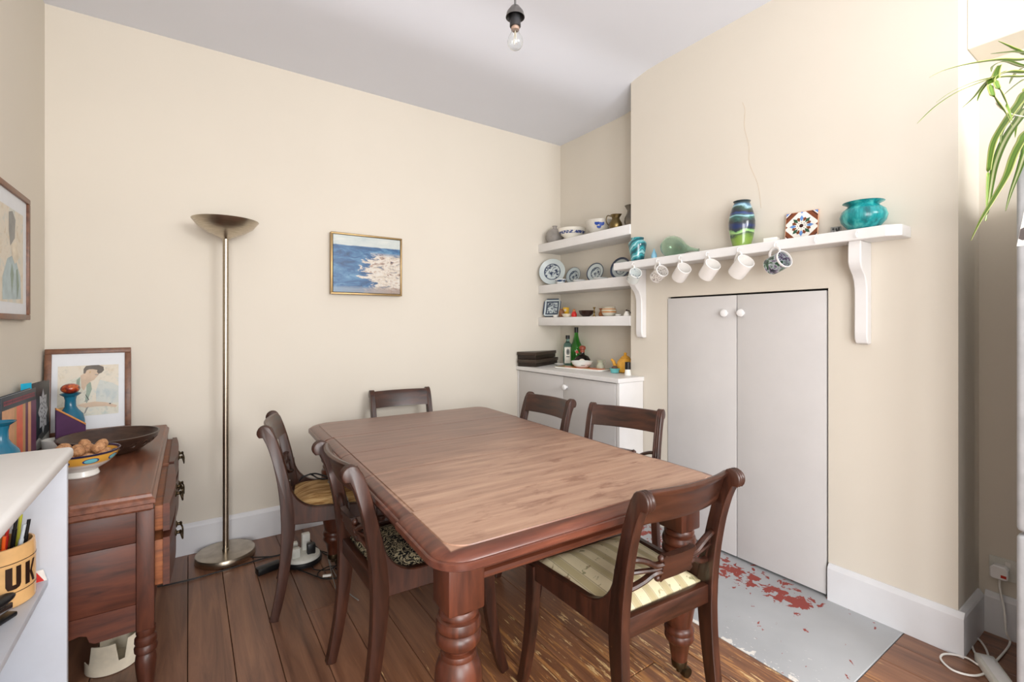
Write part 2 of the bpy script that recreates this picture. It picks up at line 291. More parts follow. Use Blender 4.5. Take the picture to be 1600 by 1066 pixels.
t = NT('walnut_shell'); v = t.coord(); f = t.noise(v, 110, 4, .65, 1.2); t.bump(f, .9, .003)
MAT['walnut'] = t.fin(t.ramp(f, [(.3, (128, 84, 54)), (.5, (188, 138, 96)), (.7, (208, 164, 120))]), .6)
# ------------------------------------------------------------------ mesh helpers
def link(o, parent=None):
    COL.objects.link(o)
    if parent is not None: o.parent = parent
    return o
def tag(o, label=None, cat=None, group=None, kind=None):
    if label: o['label'] = label
    if cat: o['category'] = cat
    if group: o['group'] = group
    if kind: o['kind'] = kind
    return o
def thing(name, label, cat, loc=(0, 0, 0), rz=0, group=None):
    o = bpy.data.objects.new(name, None); o.empty_display_size = .1; link(o); o.location = loc; o.rotation_euler = (0, 0, rz)
    return tag(o, label, cat, group)
def meshof(name, bm, mats, smooth=35):
    me = bpy.data.meshes.new(name)
    bmesh.ops.recalc_face_normals(bm, faces=bm.faces)
    bm.to_mesh(me); bm.free()
    for m in (mats if isinstance(mats, (list, tuple)) else [mats]): me.materials.append(MAT[m] if isinstance(m, str) else m)
    if smooth:
        me.shade_smooth(); me.set_sharp_from_angle(angle=R(smooth))
    return me
def obj(name, bm, mats, parent=None, loc=None, rot=None, smooth=35):
    o = bpy.data.objects.new(name, bm if isinstance(bm, bpy.types.Mesh) else meshof(name, bm, mats, smooth)); link(o, parent)
    if loc is not None: o.location = loc
    if rot is not None: o.rotation_euler = rot
    return o
def NB(): return bmesh.new()
def box(bm, x0, x1, y0, y1, z0, z1, bev=.003, mi=0, seg=2):
    vs = [bm.verts.new(p) for p in ((x0, y0, z0), (x1, y0, z0), (x1, y1, z0), (x0, y1, z0), (x0, y0, z1), (x1, y0, z1), (x1, y1, z1), (x0, y1, z1))]
    fs = [bm.faces.new([vs[i] for i in f]) for f in ((3, 2, 1, 0), (4, 5, 6, 7), (0, 1, 5, 4), (1, 2, 6, 5), (2, 3, 7, 6), (3, 0, 4, 7))]
    for f in fs: f.material_index = mi
    if bev:
        es = list({e for f in fs for e in f.edges})
        r = bmesh.ops.bevel(bm, geom=es, offset=bev, segments=seg, affect='EDGES', profile=.5)
        for f in r['faces']: f.material_index = mi
    return bm
def bx(*a, **k): return box(NB(), *a, **k)
def loft(bm, rings, closed=True, caps=True, mi=0):
    R0 = [[bm.verts.new(p) for p in r] for r in rings]
    n = len(rings[0])
    for a, b in zip(R0, R0[1:]):
        for i in range(n if closed else n-1):
            j = (i+1) % n
            try: bm.faces.new((a[i], a[j], b[j], b[i])).material_index = mi
            except ValueError: pass
    if caps and closed:
        for r in (R0[0][::-1], R0[-1]):
            try: bm.faces.new(r).material_index = mi
            except ValueError: pass
    return R0
def prism(bm, pts, axis, t0, t1, bev=0, mi=0):
    def P(a, b, t): return {'x': (t, a, b), 'y': (a, t, b), 'z': (a, b, t)}[axis]
    rings = [[P(a, b, t) for a, b in pts] for t in (t0, t1)]
    n0 = set(bm.faces); loft(bm, rings, mi=mi)
    if bev:
        fs = [f for f in bm.faces if f not in n0]
        caps = [f for f in fs if len(f.verts) > 4 or abs({'x': f.normal.x, 'y': f.normal.y, 'z': f.normal.z}[axis]) > .9]
        bm.normal_update(); es = list({e for f in fs if len(f.verts) == len(pts) for e in f.edges})
        r = bmesh.ops.bevel(bm, geom=es, offset=bev, segments=1, affect='EDGES')
        for f in r['faces']: f.material_index = mi
    return bm
def lathe(bm, prof, seg=32, c=(0, 0, 0), M=None, mi=0, sx=1, sy=1, wob=None):
    rings = []
    for k, (r, z) in enumerate(prof):
        r = max(r, .0004)
        ring = []
        for i in range(seg):
            a = 2*math.pi*i/seg; q = r*(1+(wob(a, k, z) if wob else 0))
            p = Vector((c[0]+q*math.cos(a)*sx, c[1]+q*math.sin(a)*sy, c[2]+z))
            ring.append(M @ p if M else p)
        rings.append(ring)
    loft(bm, rings, mi=mi); return bm
def LT(prof, seg=32, **k): return lathe(NB(), prof, seg, **k)
def smooth_path(pts, n=6):
    pts = [Vector(p) for p in pts]
    if len(pts) < 3: return pts
    out = []
    for i in range(len(pts)-1):
        p0 = pts[max(i-1, 0)]; p1 = pts[i]; p2 = pts[i+1]; p3 = pts[min(i+2, len(pts)-1)]
        for k in range(n):
            t = k/n
            out.append(.5*((2*p1)+(p2-p0)*t+(2*p0-5*p1+4*p2-p3)*t*t+(3*p1-p0-3*p2+p3)*t**3))
    out.append(pts[-1]); return out
def tube(bm, pts, r, seg=8, mi=0, flat=1.0):
    pts = [Vector(p) for p in pts]; n = len(pts); rings = []
    up = Vector((0, 0, 1)); prev = None
    for i, p in enumerate(pts):
        d = (pts[min(i+1, n-1)]-pts[max(i-1, 0)])
        d = d.normalized() if d.length > 1e-9 else Vector((0, 0, 1))
        if prev is None:
            a = d.cross(up)
            if a.length < .05: a = d.cross(Vector((1, 0, 0)))
        else: a = prev-d*prev.dot(d)
        a.normalize(); b = d.cross(a); prev = a
        q = r[i] if isinstance(r, (list, tuple)) else r
        rings.append([p+a*(q*math.cos(2*math.pi*k/seg))+b*(q*flat*math.sin(2*math.pi*k/seg)) for k in range(seg)])
    loft(bm, rings, mi=mi); return bm
def ball(bm, c, r, seg=14, rings=8, s=(1, 1, 1), mi=0):
    prof = [(math.sin(math.pi*k/rings)*1, -math.cos(math.pi*k/rings)) for k in range(rings+1)]
    M = Matrix.Translation(Vector(c)) @ Matrix.Diagonal((r*s[0], r*s[1], r*s[2], 1))
    rr = [[M @ Vector((max(p, .001)*math.cos(2*math.pi*i/seg), max(p, .001)*math.sin(2*math.pi*i/seg), z)) for i in range(seg)] for p, z in prof]
    loft(bm, rr, mi=mi); return bm
def poly(bm, pts, plane, d, mi=0):
    """flat printed patch: plane 'y' = (x,z) points at y=d, 'x' = (y,z) points at x=d, 'z' = (x,y) at z=d"""
    P = {'y': lambda a, b: (a, d, b), 'x': lambda a, b: (d, a, b), 'z': lambda a, b: (a, b, d)}[plane]
    f = bm.faces.new([bm.verts.new(P(*p)) for p in pts]); f.material_index = mi; return f
def shape(outer_prof, th):
    """open vessel: outer profile bottom->rim, then back down inside"""
    o = [(.0005, outer_prof[0][1])]+list(outer_prof)
    inn = [(max(r-th, .001), max(z, outer_prof[0][1]+th)) for r, z in reversed(outer_prof)]
    inn[0] = (outer_prof[-1][0]-th*.9, outer_prof[-1][1]+.0005)
    return o+inn+[(.0005, outer_prof[0][1]+th)]
def dup(root, loc=None, rz=None, label=None):
    r = root.copy(); COL.objects.link(r)
    if loc is not None: r.location = loc
    if rz is not None: r.rotation_euler = (0, 0, rz)
    if label: r['label'] = label
    for ch in [o for o in COL.objects if o.parent == root]:
        c = ch.copy(); COL.objects.link(c); c.parent = r
        for g in [o for o in COL.objects if o.parent == ch]:
            d = g.copy(); COL.objects.link(d); d.parent = c
    return r

# ------------------------------------------------------------------ the room
XL, YB, XR, XC, YN = -.57, 3.13, 2.64, 2.41, -2.32
CY0, CY1 = .53, 2.14          # chimney breast from / to along the right wall
XR2 = 2.70
TOP = 3.0
def structure(name, bm, m, parent=None, smooth=0):
    o = obj(name, bm, m, parent, smooth=smooth)
    if parent is None: o['kind'] = 'structure'
    return o
floor = structure('floor', bx(XL-.1, XR2+.1, YN-.1, YB+.1, -.12, -.022, 0), 'dark')
# boards: separate objects, joints left open
HX0, HY0, HY1 = 1.75, .69, 2.14
edges = [-.57]; x = -.004-3*.143-.12
while x < -.58+.143: x += .143
xs = [-.57]+[-.004+.143*k for k in range(-3, 24) if -.5 < -.004+.143*k < 2.7]
xs = [q for q in xs if abs(q-HX0) > .05]+[HX0, 2.7]; xs.sort()
for i in range(len(xs)-1):
    a, b = xs[i]+.0012, xs[i+1]-.0012
    if a >= HX0-.01: spans = [(YN, HY0), (HY1, YB)]
    else:
        cut = [None, 2.86, None, 1.15, None, -.3, None, 2.2, None, .2][i % 10]
        spans = [(YN, YB)] if cut is None else [(YN, cut), (cut+.003, YB)]
    for y0, y1 in spans:
        dz = random.uniform(-.0012, 0)
        structure('floorboard', bx(a, b, y0, y1-.001, -.022, dz, .0012, seg=1), 'floor', floor)
structure('hearth_slab', bx(HX0+.002, XC+.3, HY0+.002, HY1, -.022, .001, .002, seg=1), 'hearth', floor)
# walls
structure('wall_back', bx(XL-.1, XR2+.1, YB, YB+.1, -.02, TOP, 0), 'cream')
bm = NB()
box(bm, XL-.1, XL, -.86, YB, -.02, TOP, 0); box(bm, XL-.1, XL, YN-.1, -1.84, -.02, TOP, 0); box(bm, XL-.1, XL, -1.84, -.86, 2.17, TOP, 0)  # unseen gap added to let the left fill lamp shine in
structure('wall_left', bm, 'cream')
bm = NB()
DY0, DY1, DZ = .972, 1.852, 1.416
box(bm, XR, XR+.2, CY1-.05, YB, -.02, TOP, 0)                       # alcove wall
prism(bm, [(CY0, -.02), (DY0, -.02), (DY0, DZ), (DY1, DZ), (DY1, -.02), (CY1, -.02), (CY1, TOP), (CY0, TOP)], 'x', XC, XR+.2)
box(bm, XC+.06, XR+.2, DY0-.01, DY1+.01, -.02, DZ+.01, 0)
box(bm, XR2, XR2+.2, YN, CY0+.01, -.02, TOP, 0)
wr = structure('wall_right', bm, 'cream')
pts = [onx(u, v, XC-.0004) for u, v in ((1160, 160), (1164, 172), (1163, 198), (1170, 228), (1171, 255), (1183, 285), (1187, 305), (1189, 325))]
bm = NB(); tube(bm, smooth_path(pts, 5), .0005, 5); structure('plaster_crack', bm, 'wash_tan', wr)
# boxed-in pipe casing at the top of the right-hand recess
structure('trim_1', bx(2.527, XR2+.02, YN, CY0, 2.33, TOP, .004), 'cream')
# wall with window behind the camera; its unseen glazed door is added for fill
bm = NB(); WX0, WX1, WZ0, WZ1 = .75, 2.35, .95, 2.65; GX0, GX1, GZ = -.45, .35, 2.2
for a in ((XL-.1, GX0, -.02, TOP), (GX0, GX1, GZ, TOP), (GX1, WX0, -.02, TOP), (WX0, WX1, -.02, WZ0), (WX0, WX1, WZ1, TOP), (WX1, XR2+.2, -.02, TOP)):
    box(bm, a[0], a[1], YN-.1, YN, a[2], a[3], 0)
structure('wall_near', bm, 'cream')
w = structure('window_1', bx(WX0, WX1, YN-.07, YN-.03, WZ0, WZ0+.05, .004), 'white')
for a in ((WX0, WX1, WZ1-.05, WZ1), (WX0, WX0+.05, WZ0+.05, WZ1-.05), (WX1-.05, WX1, WZ0+.05, WZ1-.05), ((WX0+WX1)/2-.02, (WX0+WX1)/2+.02, WZ0+.05, WZ1-.05), (WX0+.05, WX1-.05, 1.78, 1.82)):
    structure('window_frame', bx(a[0], a[1], YN-.07, YN-.03, a[2], a[3], .004), 'white', w)
d = structure('fill_door_1', bx(GX0+.004, GX1-.004, YN-.07, YN-.03, .01, .25, .004), 'white')
for a in ((GX0+.004, GX0+.09, .25, GZ-.004), (GX1-.09, GX1-.004, .25, GZ-.004), (GX0+.09, GX1-.09, GZ-.1, GZ-.004)):
    structure('fill_door_rail', bx(a[0], a[1], YN-.07, YN-.03, a[2], a[3], .004), 'white', d)
# ceiling: old plaster, a little higher over the chimney breast
bm = NB(); ny, nx = 60, 6
def cz(y): s = min(1, max(0, (2.45-y)/.5)); return 2.785+.088*s*s*(3-2*s)
rows = []
for j in range(ny+1):
    y = YN-.1+(YB+.1-YN+.1)*j/ny
    rows.append([bm.verts.new((XL-.1+(XR2+.3-XL)*i/nx, y, cz(y))) for i in range(nx+1)])
for j in range(ny):
    for i in range(nx): bm.faces.new((rows[j][i], rows[j+1][i], rows[j+1][i+1], rows[j][i+1]))
r = bmesh.ops.extrude_face_region(bm, geom=bm.faces[:])
for v in r['geom']:
    if isinstance(v, bmesh.types.BMVert): v.co.z = 3.05
structure('ceiling', bm, 'ceil', smooth=40)
# skirting
def skirt(name, p0, p1, nrm, z=.165, th=.02):
    a, b = Vector(p0), Vector(p1); n = Vector(nrm)
    prof = [(0, 0), (th, 0), (th, z-.02), (th*.8, z-.012), (th*.45, z-.004), (th*.25, z), (0, z)]
    bm = NB(); loft(bm, [[p+n*d+Vector((0, 0, h)) for d, h in prof] for p in (a, b)])
    return structure(name, bm, 'skirt')
skirt('baseboard_back', (XL, YB, 0), (2.19, YB, 0), (0, -1, 0))
skirt('baseboard_left', (XL, -.86, 0), (XL, YB-.02, 0), (1, 0, 0))
skirt('baseboard_right', (XC, DY0-.004, 0), (XC, CY0-.02, 0), (-1, 0, 0))
skirt('baseboard_recess', (XC+.0005, CY0, 0), (XR2-.02, CY0, 0), (0, -1, 0))
skirt('baseboard_recess_side', (XR2, CY0-.02, 0), (XR2, YN, 0), (-1, 0, 0))

# ------------------------------------------------------------------ cupboard in the chimney breast
cup = thing('fireplace_cupboard', 'tall pale grey double-door cupboard filling the fireplace opening under the mantel shelf', 'cupboard', (XC, 0, 0))
obj('back_panel', bx(.03, .055, DY0+.002, DY1-.002, .003, DZ-.002, .001), 'dark', cup)
YM = 1.406
for y0, y1, ky, rz in ((DY0+.008, YM-.002, 1.372, 0), (YM+.003, DY1-.006, 1.465, 0)):
    dr = obj('door', bx(-.004, .022, y0, y1, .014, DZ-.01, .002), 'door', cup)
    M = Matrix.Translation((-.004, ky, 1.31)) @ Matrix.Rotation(R(-90), 4, 'Y')
    obj('knob', LT([(.010, 0), (.009, .006), (.012, .012), (.019, .018), (.021, .026), (.017, .034), (.008, .037)], 20, M=M), 'knobwhite', dr)

# ------------------------------------------------------------------ mantel shelf
MZ, MXF = 1.645, 2.275
ms = thing('mantel_shelf', 'long white painted mantel shelf with two curved brackets above the grey cupboard', 'shelf', (XC, 0, MZ))
d = MXF-XC
bm = prism(NB(), [(-.001, .672), (d+.035, .672), (d, .715), (d, 2.165), (-.001, 2.165)], 'z', -.046, 0, .003)
obj('shelf_board', bm, 'white', ms)
for yb in (.83, 2.035):
    outl = [(0, 0), (-.108, 0), (-.112, -.03), (-.112, -.085), (-.105, -.105), (-.09, -.122), (-.07, -.14), (-.055, -.165), (-.047, -.2), (-.045, -.26), (-.047, -.38), (-.045, -.412), (-.036, -.428), (-.02, -.435), (0, -.432)]
    bm = prism(NB(), [(a, b-.046) for a, b in outl], 'y', yb-.024, yb+.024, .004)
    obj('bracket', bm, 'white', ms)
HOOKS = [(991, 410), (1029, 402), (1064, 398), (1106.5, 391), (1155.5, 385), (1213, 379), (1276, 368), (1340, 357)]
hookpts = []
for u, v in HOOKS:
    p = onx(u, v, MXF-.004); p.z = min(max(p.z, MZ-.036), MZ-.014); hookpts.append(p)
    q = [(MXF, p.y, p.z), (MXF-.014, p.y, p.z), (MXF-.022, p.y, p.z-.008), (MXF-.022, p.y, p.z-.018), (MXF-.014, p.y, p.z-.024), (MXF-.006, p.y, p.z-.018)]
    bm = NB(); tube(bm, smooth_path([(a-XC, b, c-MZ) for a, b, c in q], 4), .0019, 6); obj('cup_hook', bm, 'knobwhite', ms)
# mugs hanging by their handles, mouths turned towards the window
def mug_mesh(r, h, m, taper=0):
    prof = [(r*.86-taper, 0), (r*.97-taper, .004), (r-taper*.6, .02), (r, h)]
    b = LT(shape(prof, .0035), 36); return meshof('mug', b, m, 40)
def handle_mesh(r, h, style, m):
    if style == 'round': pts = [(r-.003, 0, h*.80), (r+.018, 0, h*.84), (r+.031, 0, h*.70), (r+.033, 0, h*.5), (r+.026, 0, h*.3), (r+.012, 0, h*.2), (r-.004, 0, h*.2)]
    else: pts = [(r-.003, 0, h*.9), (r+.016, 0, h*.93), (r+.03, 0, h*.82), (r+.026, 0, h*.6), (r+.012, 0, h*.35), (r-.004, 0, h*.22)]
    b = NB(); tube(b, smooth_path(pts, 5), .0048, 8, flat=1.3); return meshof('handle', b, m, 40)
MUGS = [('mug_blue', .037, .083, 'round', 'small white mug with blue sketch print hanging at the far left of the mantel hooks', (-.42, -.66, .44)),
        ('mug_sketch', .037, .085, 'round', 'white mug covered in fine brown lettering bands, second from left on the mantel hooks', (-.30, -.80, .38)),
        ('mugwhite', .039, .088, 'angled', 'plain white mug hanging just right of the lettered mug on the mantel shelf', (-.35, -.72, .56)),
        ('mugwhite', .040, .092, 'angled', 'plain white mug hanging below the space between green glass gourd and tall vase', (-.32, -.70, .60)),
        ('mugwhite', .042, .096, 'angled', 'plain white mug hanging directly below the tall swirled vase', (-.30, -.72, .58)),
        ('mug_photo', .041, .092, 'round', 'white mug with a dark grey and green photo print hanging below the patterned tile', (-.28, -.84, .30))]
for p, (m, r, h, st, lab, ax) in zip(hookpts, MUGS):
    a = Vector(ax).normalized(); up = Vector((0, 0, 1)); hd = (up-a*up.dot(a)).normalized(); sd = a.cross(hd)
    top = Vector((MXF-.016, p.y, p.z-.0255))
    o = obj('mug', mug_mesh(r, h, m), m)
    o.matrix_world = Matrix.Translation(top-hd*(r+.030)-a*(h*(.62 if st == 'round' else .8))) @ Matrix((hd, sd, a)).transposed().to_4x4()
    tag(o, lab, 'mug', 'mugs on the mantel hooks')
    obj('handle', handle_mesh(r, h, st, 'mugwhite'), None, o)

# things on the mantel shelf
def put(name, bm, mat, loc, label, cat, rz=0, group=None, smooth=40):
    o = obj(name, bm, mat, None, loc, (0, 0, rz), smooth); return tag(o, label, cat, group)
def onshelf(u, x, z): p = onx(u, 500, x); return Vector((x, p.y, z+.0006))
put('glass_vase', LT(shape([(.036, 0), (.040, .01), (.046, .05), (.055, .095), (.057, .11), (.053, .124), (.038, .136), (.037, .14), (.041, .147), (.040, .151)], .003), 40), 'swirl_teal', onshelf(996, 2.345, MZ), 'squat teal swirled glass vase at the left end of the mantel shelf', 'vase')
put('pebble_bottle', LT([(.010, 0), (.019, .004), (.020, .018), (.015, .034), (.007, .05), (.002, .062)], 24, sy=.8), plain('pale_blue_glaze', (130, 180, 204), .25), onshelf(1022, 2.32, MZ), 'tiny pale blue teardrop ornament beside the squat teal vase', 'ornament')
# blown glass gourd lying on its side, neck towards the window
bm = NB(); gp = [(0.0, .004), (.006, .03), (.02, .05), (.045, .063), (.075, .066), (.105, .058), (.135, .04), (.16, .024), (.19, .013), (.22, .009), (.245, .008)]
gp2 = [(a, max(b-.0025, .001)) for a, b in gp]
prof = [(b, a) for a, b in gp]+[(b, a) for a, b in reversed(gp2)]
lathe(bm, prof, 36)
g = put('glass_gourd', bm, 'glass_mint', (0, 0, 0), 'pale green blown glass gourd lying on its side on the mantel shelf', 'ornament')
pg = onshelf(1036, 2.345, MZ)
ax = Vector((0.02, -1, -.235)).normalized(); sd = ax.cross(Vector((0, 0, 1))).normalized(); u2 = sd.cross(ax)
g.matrix_world = Matrix.Translation((pg.x, pg.y, MZ+.0755)) @ Matrix((sd, u2, ax)).transposed().to_4x4()
put('tall_vase', LT(shape([(.036, 0), (.042, .004), (.054, .05), (.062, .10), (.063, .13), (.058, .165), (.048, .20), (.039, .222), (.037, .228), (.042, .236)], .003), 44, wob=lambda a, k, z: .03*math.cos(a)*(1 if z > .22 else 0)), 'landvase', onshelf(1159, 2.345, MZ), 'tall swirled vase in blue, black and green standing on the mantel shelf', 'vase')
o = put('white_tile', bx(-.03, .03, -.03, .03, 0, .022, .002), 'tile_white', onshelf(1206, 2.335, MZ), 'small white square block lying flat left of the patterned tile', 'tile', .2)
# patterned tile leaning on the wall
mats = ['tile_edge', 'tile_white', 'tile_brown', 'tile_blue', 'tile_green', 'tile_dark']; W = .07
bm = NB(); box(bm, 0, .009, -W, W, 0, 2*W, .001, 0)
bm2 = bm; d = -.0004
poly(bm2, [(-W*.96, .003), (W*.96, .003), (W*.96, 2*W-.003), (-W*.96, 2*W-.003)], 'x', d, 1)
def T(p): return [(a*W, W+b*W) for a, b in p]
for sx in (-1, 1):
    for sz in (-1, 1):
        poly(bm2, T([(sx*.96, sz*.22), (sx*.96, sz*.96), (sx*.22, sz*.96)]), 'x', d*1.6, 2)
        poly(bm2, T([(sx*.96, sz*.54), (sx*.96, sz*.62), (sx*.62, sz*.96), (sx*.54, sz*.96)]), 'x', d*2.1, 5)
        poly(bm2, T([(sx*.96, sz*.66), (sx*.96, sz*.74), (sx*.74, sz*.96), (sx*.66, sz*.96)]), 'x', d*2.1, 1)
        poly(bm2, T([(sx*.96, sz*.74), (sx*.96, sz*.96), (sx*.74, sz*.96)]), 'x', d*2.2, 3)
    poly(bm2, T([(sx*.96, -.1), (sx*.96, .1), (sx*.84, 0)]), 'x', d*1.8, 2); poly(bm2, T([(-.1, sx*.96), (.1, sx*.96), (0, sx*.84)]), 'x', d*1.8, 3)
for k in range(16):
    a = 2*math.pi*k/16; ca, sa = math.cos(a), math.sin(a); L = .74 if k % 2 == 0 else .62; ww = .115
    mi = (3 if k % 4 == 0 else 4) if k % 2 == 0 else 2
    poly(bm2, T([(ca*.33-sa*.03, sa*.33+ca*.03), (ca*.33+sa*.03, sa*.33-ca*.03), (ca*.52+sa*ww, sa*.52-ca*ww), (ca*L, sa*L), (ca*.52-sa*ww, sa*.52+ca*ww)]), 'x', d*2.4, mi)
poly(bm2, T([(.33*math.cos(k*math.pi/12), .33*math.sin(k*math.pi/12)) for k in range(24)]), 'x', d*2.8, 1)
poly(bm2, T([(.13*math.cos(k*math.pi/6), .13*math.sin(k*math.pi/6)) for k in range(12)]), 'x', d*3.1, 5)
for k in range(8):
    a = k*math.pi/4; poly(bm2, T([(.225*math.cos(a)+.03*math.cos(q*math.pi/3), .225*math.sin(a)+.03*math.sin(q*math.pi/3)) for q in range(6)]), 'x', d*3.1, 5)
p = onshelf(1251, 2.375, MZ)
o = put('patterned_tile', bm, mats, p, 'square ceramic tile with brown, blue and green flower pattern leaning on the mantel wall', 'tile', 0, smooth=0); o.rotation_euler = (0, R(8), R(6))
bm = bx(0, .006, -.02, .02, 0, .04, .001); 
for q in [[(-.015, .005), (-.008, .005), (.002, .03), (-.004, .034)], [(0, .006), (.012, .008), (.008, .02), (.002, .016)], [(.005, .022), (.014, .026), (.012, .036), (.004, .032)], [(-.016, .02), (-.01, .018), (-.009, .034), (-.015, .036)]]:
    poly(bm, q, 'x', -.0005, 1)
o = put('small_tile', bm, ['wash_grey', 'ink'], onshelf(1305, 2.37, MZ), 'tiny grey printed tile leaning on the wall beside the turquoise pot', 'tile', 0, smooth=0); o.rotation_euler = (0, R(10), R(4))
put('turquoise_pot', LT(shape([(.04, 0), (.055, .006), (.078, .035), (.083, .055), (.076, .078), (.057, .094), (.052, .1), (.062, .108), (.073, .113)], .004), 44), 'turqpot', onshelf(1349, 2.325, MZ), 'round turquoise streaked pot with flared rim at the right end of the mantel shelf', 'pot')

# ------------------------------------------------------------------ alcove shelves and their china
SX = 2.40
for z, nm in ((1.912, 'top'), (1.572, 'middle'), (1.307, 'lowest')):
    put('alcove_shelf', bx(SX, XR-.001, CY1+.001, YB-.001, z-.066, z, .002), 'white', (0, 0, 0), {'top': 'thick white topmost alcove shelf carrying bowls and jugs', 'middle': 'thick white middle alcove shelf carrying blue and white plates', 'lowest': 'thick white lowest alcove shelf carrying small pots and a square plate'}[nm], 'shelf', group='white alcove shelves')
Z1, Z2, Z3 = 1.912, 1.572, 1.307
put('round_vase', LT([(.035, 0), (.05, .004), (.072, .04), (.075, .062), (.066, .095), (.04, .118), (.018, .124), (.016, .136), (.021, .145), (.018, .148), (.012, .146), (.010, .12)], 32), 'stone', onshelf(867, 2.49, Z1), 'round grey stoneware vase with tiny neck on the top alcove shelf', 'vase')
put('banded_bowl', LT(shape([(.045, 0), (.05, .012), (.085, .04), (.108, .072), (.112, .088)], .004), 36), 'bandbowl', onshelf(894, 2.50, Z1), 'white bowl with a blue patterned band on the top alcove shelf', 'bowl')
b = put('flower_bowl', LT(shape([(.05, 0), (.06, .008), (.09, .05), (.103, .098)], .004), 36), plain('grey_white_glaze', (206, 202, 192), .3), onshelf(936, 2.50, Z1), 'deep grey-white bowl painted with blue flowers on the top alcove shelf', 'bowl')
bm = NB(); cam_dir = math.atan2(-b.location.y, -b.location.x)
for da, hz, s in ((-.16, .067, .017), (.2, .064, .020), (.0, .044, .016), (1.05, .06, .016), (1.25, .05, .013)):
    a = cam_dir+da; rr = .062+(.09-.06)*(hz-.008)/.042*.98 if hz < .05 else .09+.013*(hz-.05)/.048
    M = Matrix.Translation((rr*math.cos(a), rr*math.sin(a), hz)) @ Matrix.Rotation(a, 4, 'Z')
    ring = [M @ Vector((.0016, s*math.cos(k*math.pi/6), s*.85*math.sin(k*math.pi/6))) for k in range(12)]; ring2 = [M @ Vector((-.01, s*math.cos(k*math.pi/6), s*.85*math.sin(k*math.pi/6))) for k in range(12)]
    loft(bm, [ring2, ring])
o = obj('painted_flower', bm, 'petal_blue', b); o['kind'] = 'stuff'
def jug(name, mat, loc, s, label, rz, tall=1.0):
    def wob(a, k, z): return (.28*max(0, math.cos(a))**6) if k in SP else 0
    prof = [(.022, 0), (.030, .003), (.036, .02), (.034, .034), (.024, .05), (.020, .062), (.024, .074), (.028, .08)]
    prof = [(r*s, z*s*tall) for r, z in prof]; SP = (7, 8, 9, 10)
    o = obj(name, LT(shape(prof, .002*s), 28, wob=wob), mat, None, loc, (0, 0, rz)); tag(o, label, 'jug')
    h = NB(); tube(h, smooth_path([(-.024*s, 0, .074*s*tall), (-.05*s, 0, .082*s*tall), (-.058*s, 0, .06*s*tall), (-.05*s, 0, .036*s*tall), (-.033*s, 0, .026*s*tall)], 5), .0028*s, 7); obj('handle', h, mat, o)
    return o
jug('brass_jug', plain('dull_brass', (112, 96, 62), .35, .85, var=.12), onshelf(962, 2.46, Z1), 1.28, 'small dull brass jug with looped handle on the top alcove shelf', R(-75))
jug('pewter_jug', 'pewter', onshelf(987, 2.50, Z1), 1.4, 'taller dark pewter jug at the right end of the top alcove shelf', R(110), 1.35)
def plate(r, m, u, x, z, yaw, lean, label, dep=.012):
    prof = [(0, .004), (r*.55, .003), (r*.62, .006), (r*.95, dep+.002), (r, dep+.004), (r, dep+.002), (r*.96, dep-.001), (r*.6, .001), (r*.5, 0), (0, 0)]
    M = Matrix.Rotation(R(90), 4, 'X')
    bm = LT(prof, 48, M=M)                                # disc in XZ, face towards -y
    o = obj('plate', bm, m); p = onshelf(u, x, z) if u > 860 else Vector((2.44, 3.0, z))
    q = Matrix.Translation((p.x, p.y, z+.001)) @ Matrix.Rotation(yaw, 4, 'Z') @ Matrix.Rotation(R(-lean), 4, 'X') @ Matrix.Translation((0, 0, r))
    o.matrix_world = q; return tag(o, label, 'plate', 'blue and white plates on the alcove shelf')
plate(.107, 'plate_big', 859, 2.44, Z2, R(-50), 10, 'largest blue and white plate, leaning at the left end of the middle alcove shelf')
plate(.071, 'plate_small', 895, 2.565, Z2, R(-78), 15, 'small blue and white plate second along the middle alcove shelf')
plate(.076, 'plate_small', 929, 2.565, Z2, R(-78), 15, 'small blue and white plate third along the middle alcove shelf')
plate(.083, 'plate_small', 968, 2.565, Z2, R(-80), 15, 'blue and white plate half hidden behind the left end of the mantel shelf')
def dish(u, x, z, r, h, m, label, cat='dish', name='small_dish', sq=.55):
    return put(name, LT(shape([(r*sq, 0), (r*.75, h*.25), (r, h)], .0025), 28), m, onshelf(u, x, z), label, cat)
dish(876, 2.44, Z2, .045, .036, 'delft', 'small blue and white dish in front of the largest plate')
dish(905, 2.435, Z2, .05, .012, 'delft', 'flat little saucer before the second small plate on the middle alcove shelf', 'saucer', 'saucer')
dish(938, 2.44, Z2, .055, .011, 'delft', 'flat little saucer before the third small plate on the middle alcove shelf', 'saucer', 'saucer')
# octagonal plate
bm = NB(); w, c = .077, .026
def octa(s, y): return [(a*s, y, b*s) for a, b in ((-w+c, -w), (w-c, -w), (w, -w+c), (w, w-c), (w-c, w), (-w+c, w), (-w, w-c), (-w, -w+c))]
loft(bm, [octa(.7, 0), octa(.74, -.003), octa(1, -.012), octa(1, -.015), octa(.72, -.006)])
o = obj('square_plate', bm, 'plate_oct', smooth=0); p = onshelf(862, 2.462, Z3)
o.matrix_world = Matrix.Translation((p.x, p.y, Z3+.002)) @ Matrix.Rotation(R(-64), 4, 'Z') @ Matrix.Rotation(R(-14), 4, 'X') @ Matrix.Translation((0, 0, w))
tag(o, 'square blue and white plate with clipped corners on the lowest alcove shelf', 'plate')
dish(868, 2.425, Z3, .024, .018, 'ceram', 'shallow white dish before the clipped-corner plate')
put('brown_pot', LT([(.016, 0), (.022, .01), (.024, .035), (.020, .052), (.012, .06), (.014, .066), (.001, .066)], 20), 'brown_pot', onshelf(877.5, 2.46, Z3), 'small brown rounded pot between the clipped plate and yellow box', 'pot')
bm = bx(-.02, .02, -.014, .014, 0, .078, .001, mi=0); 
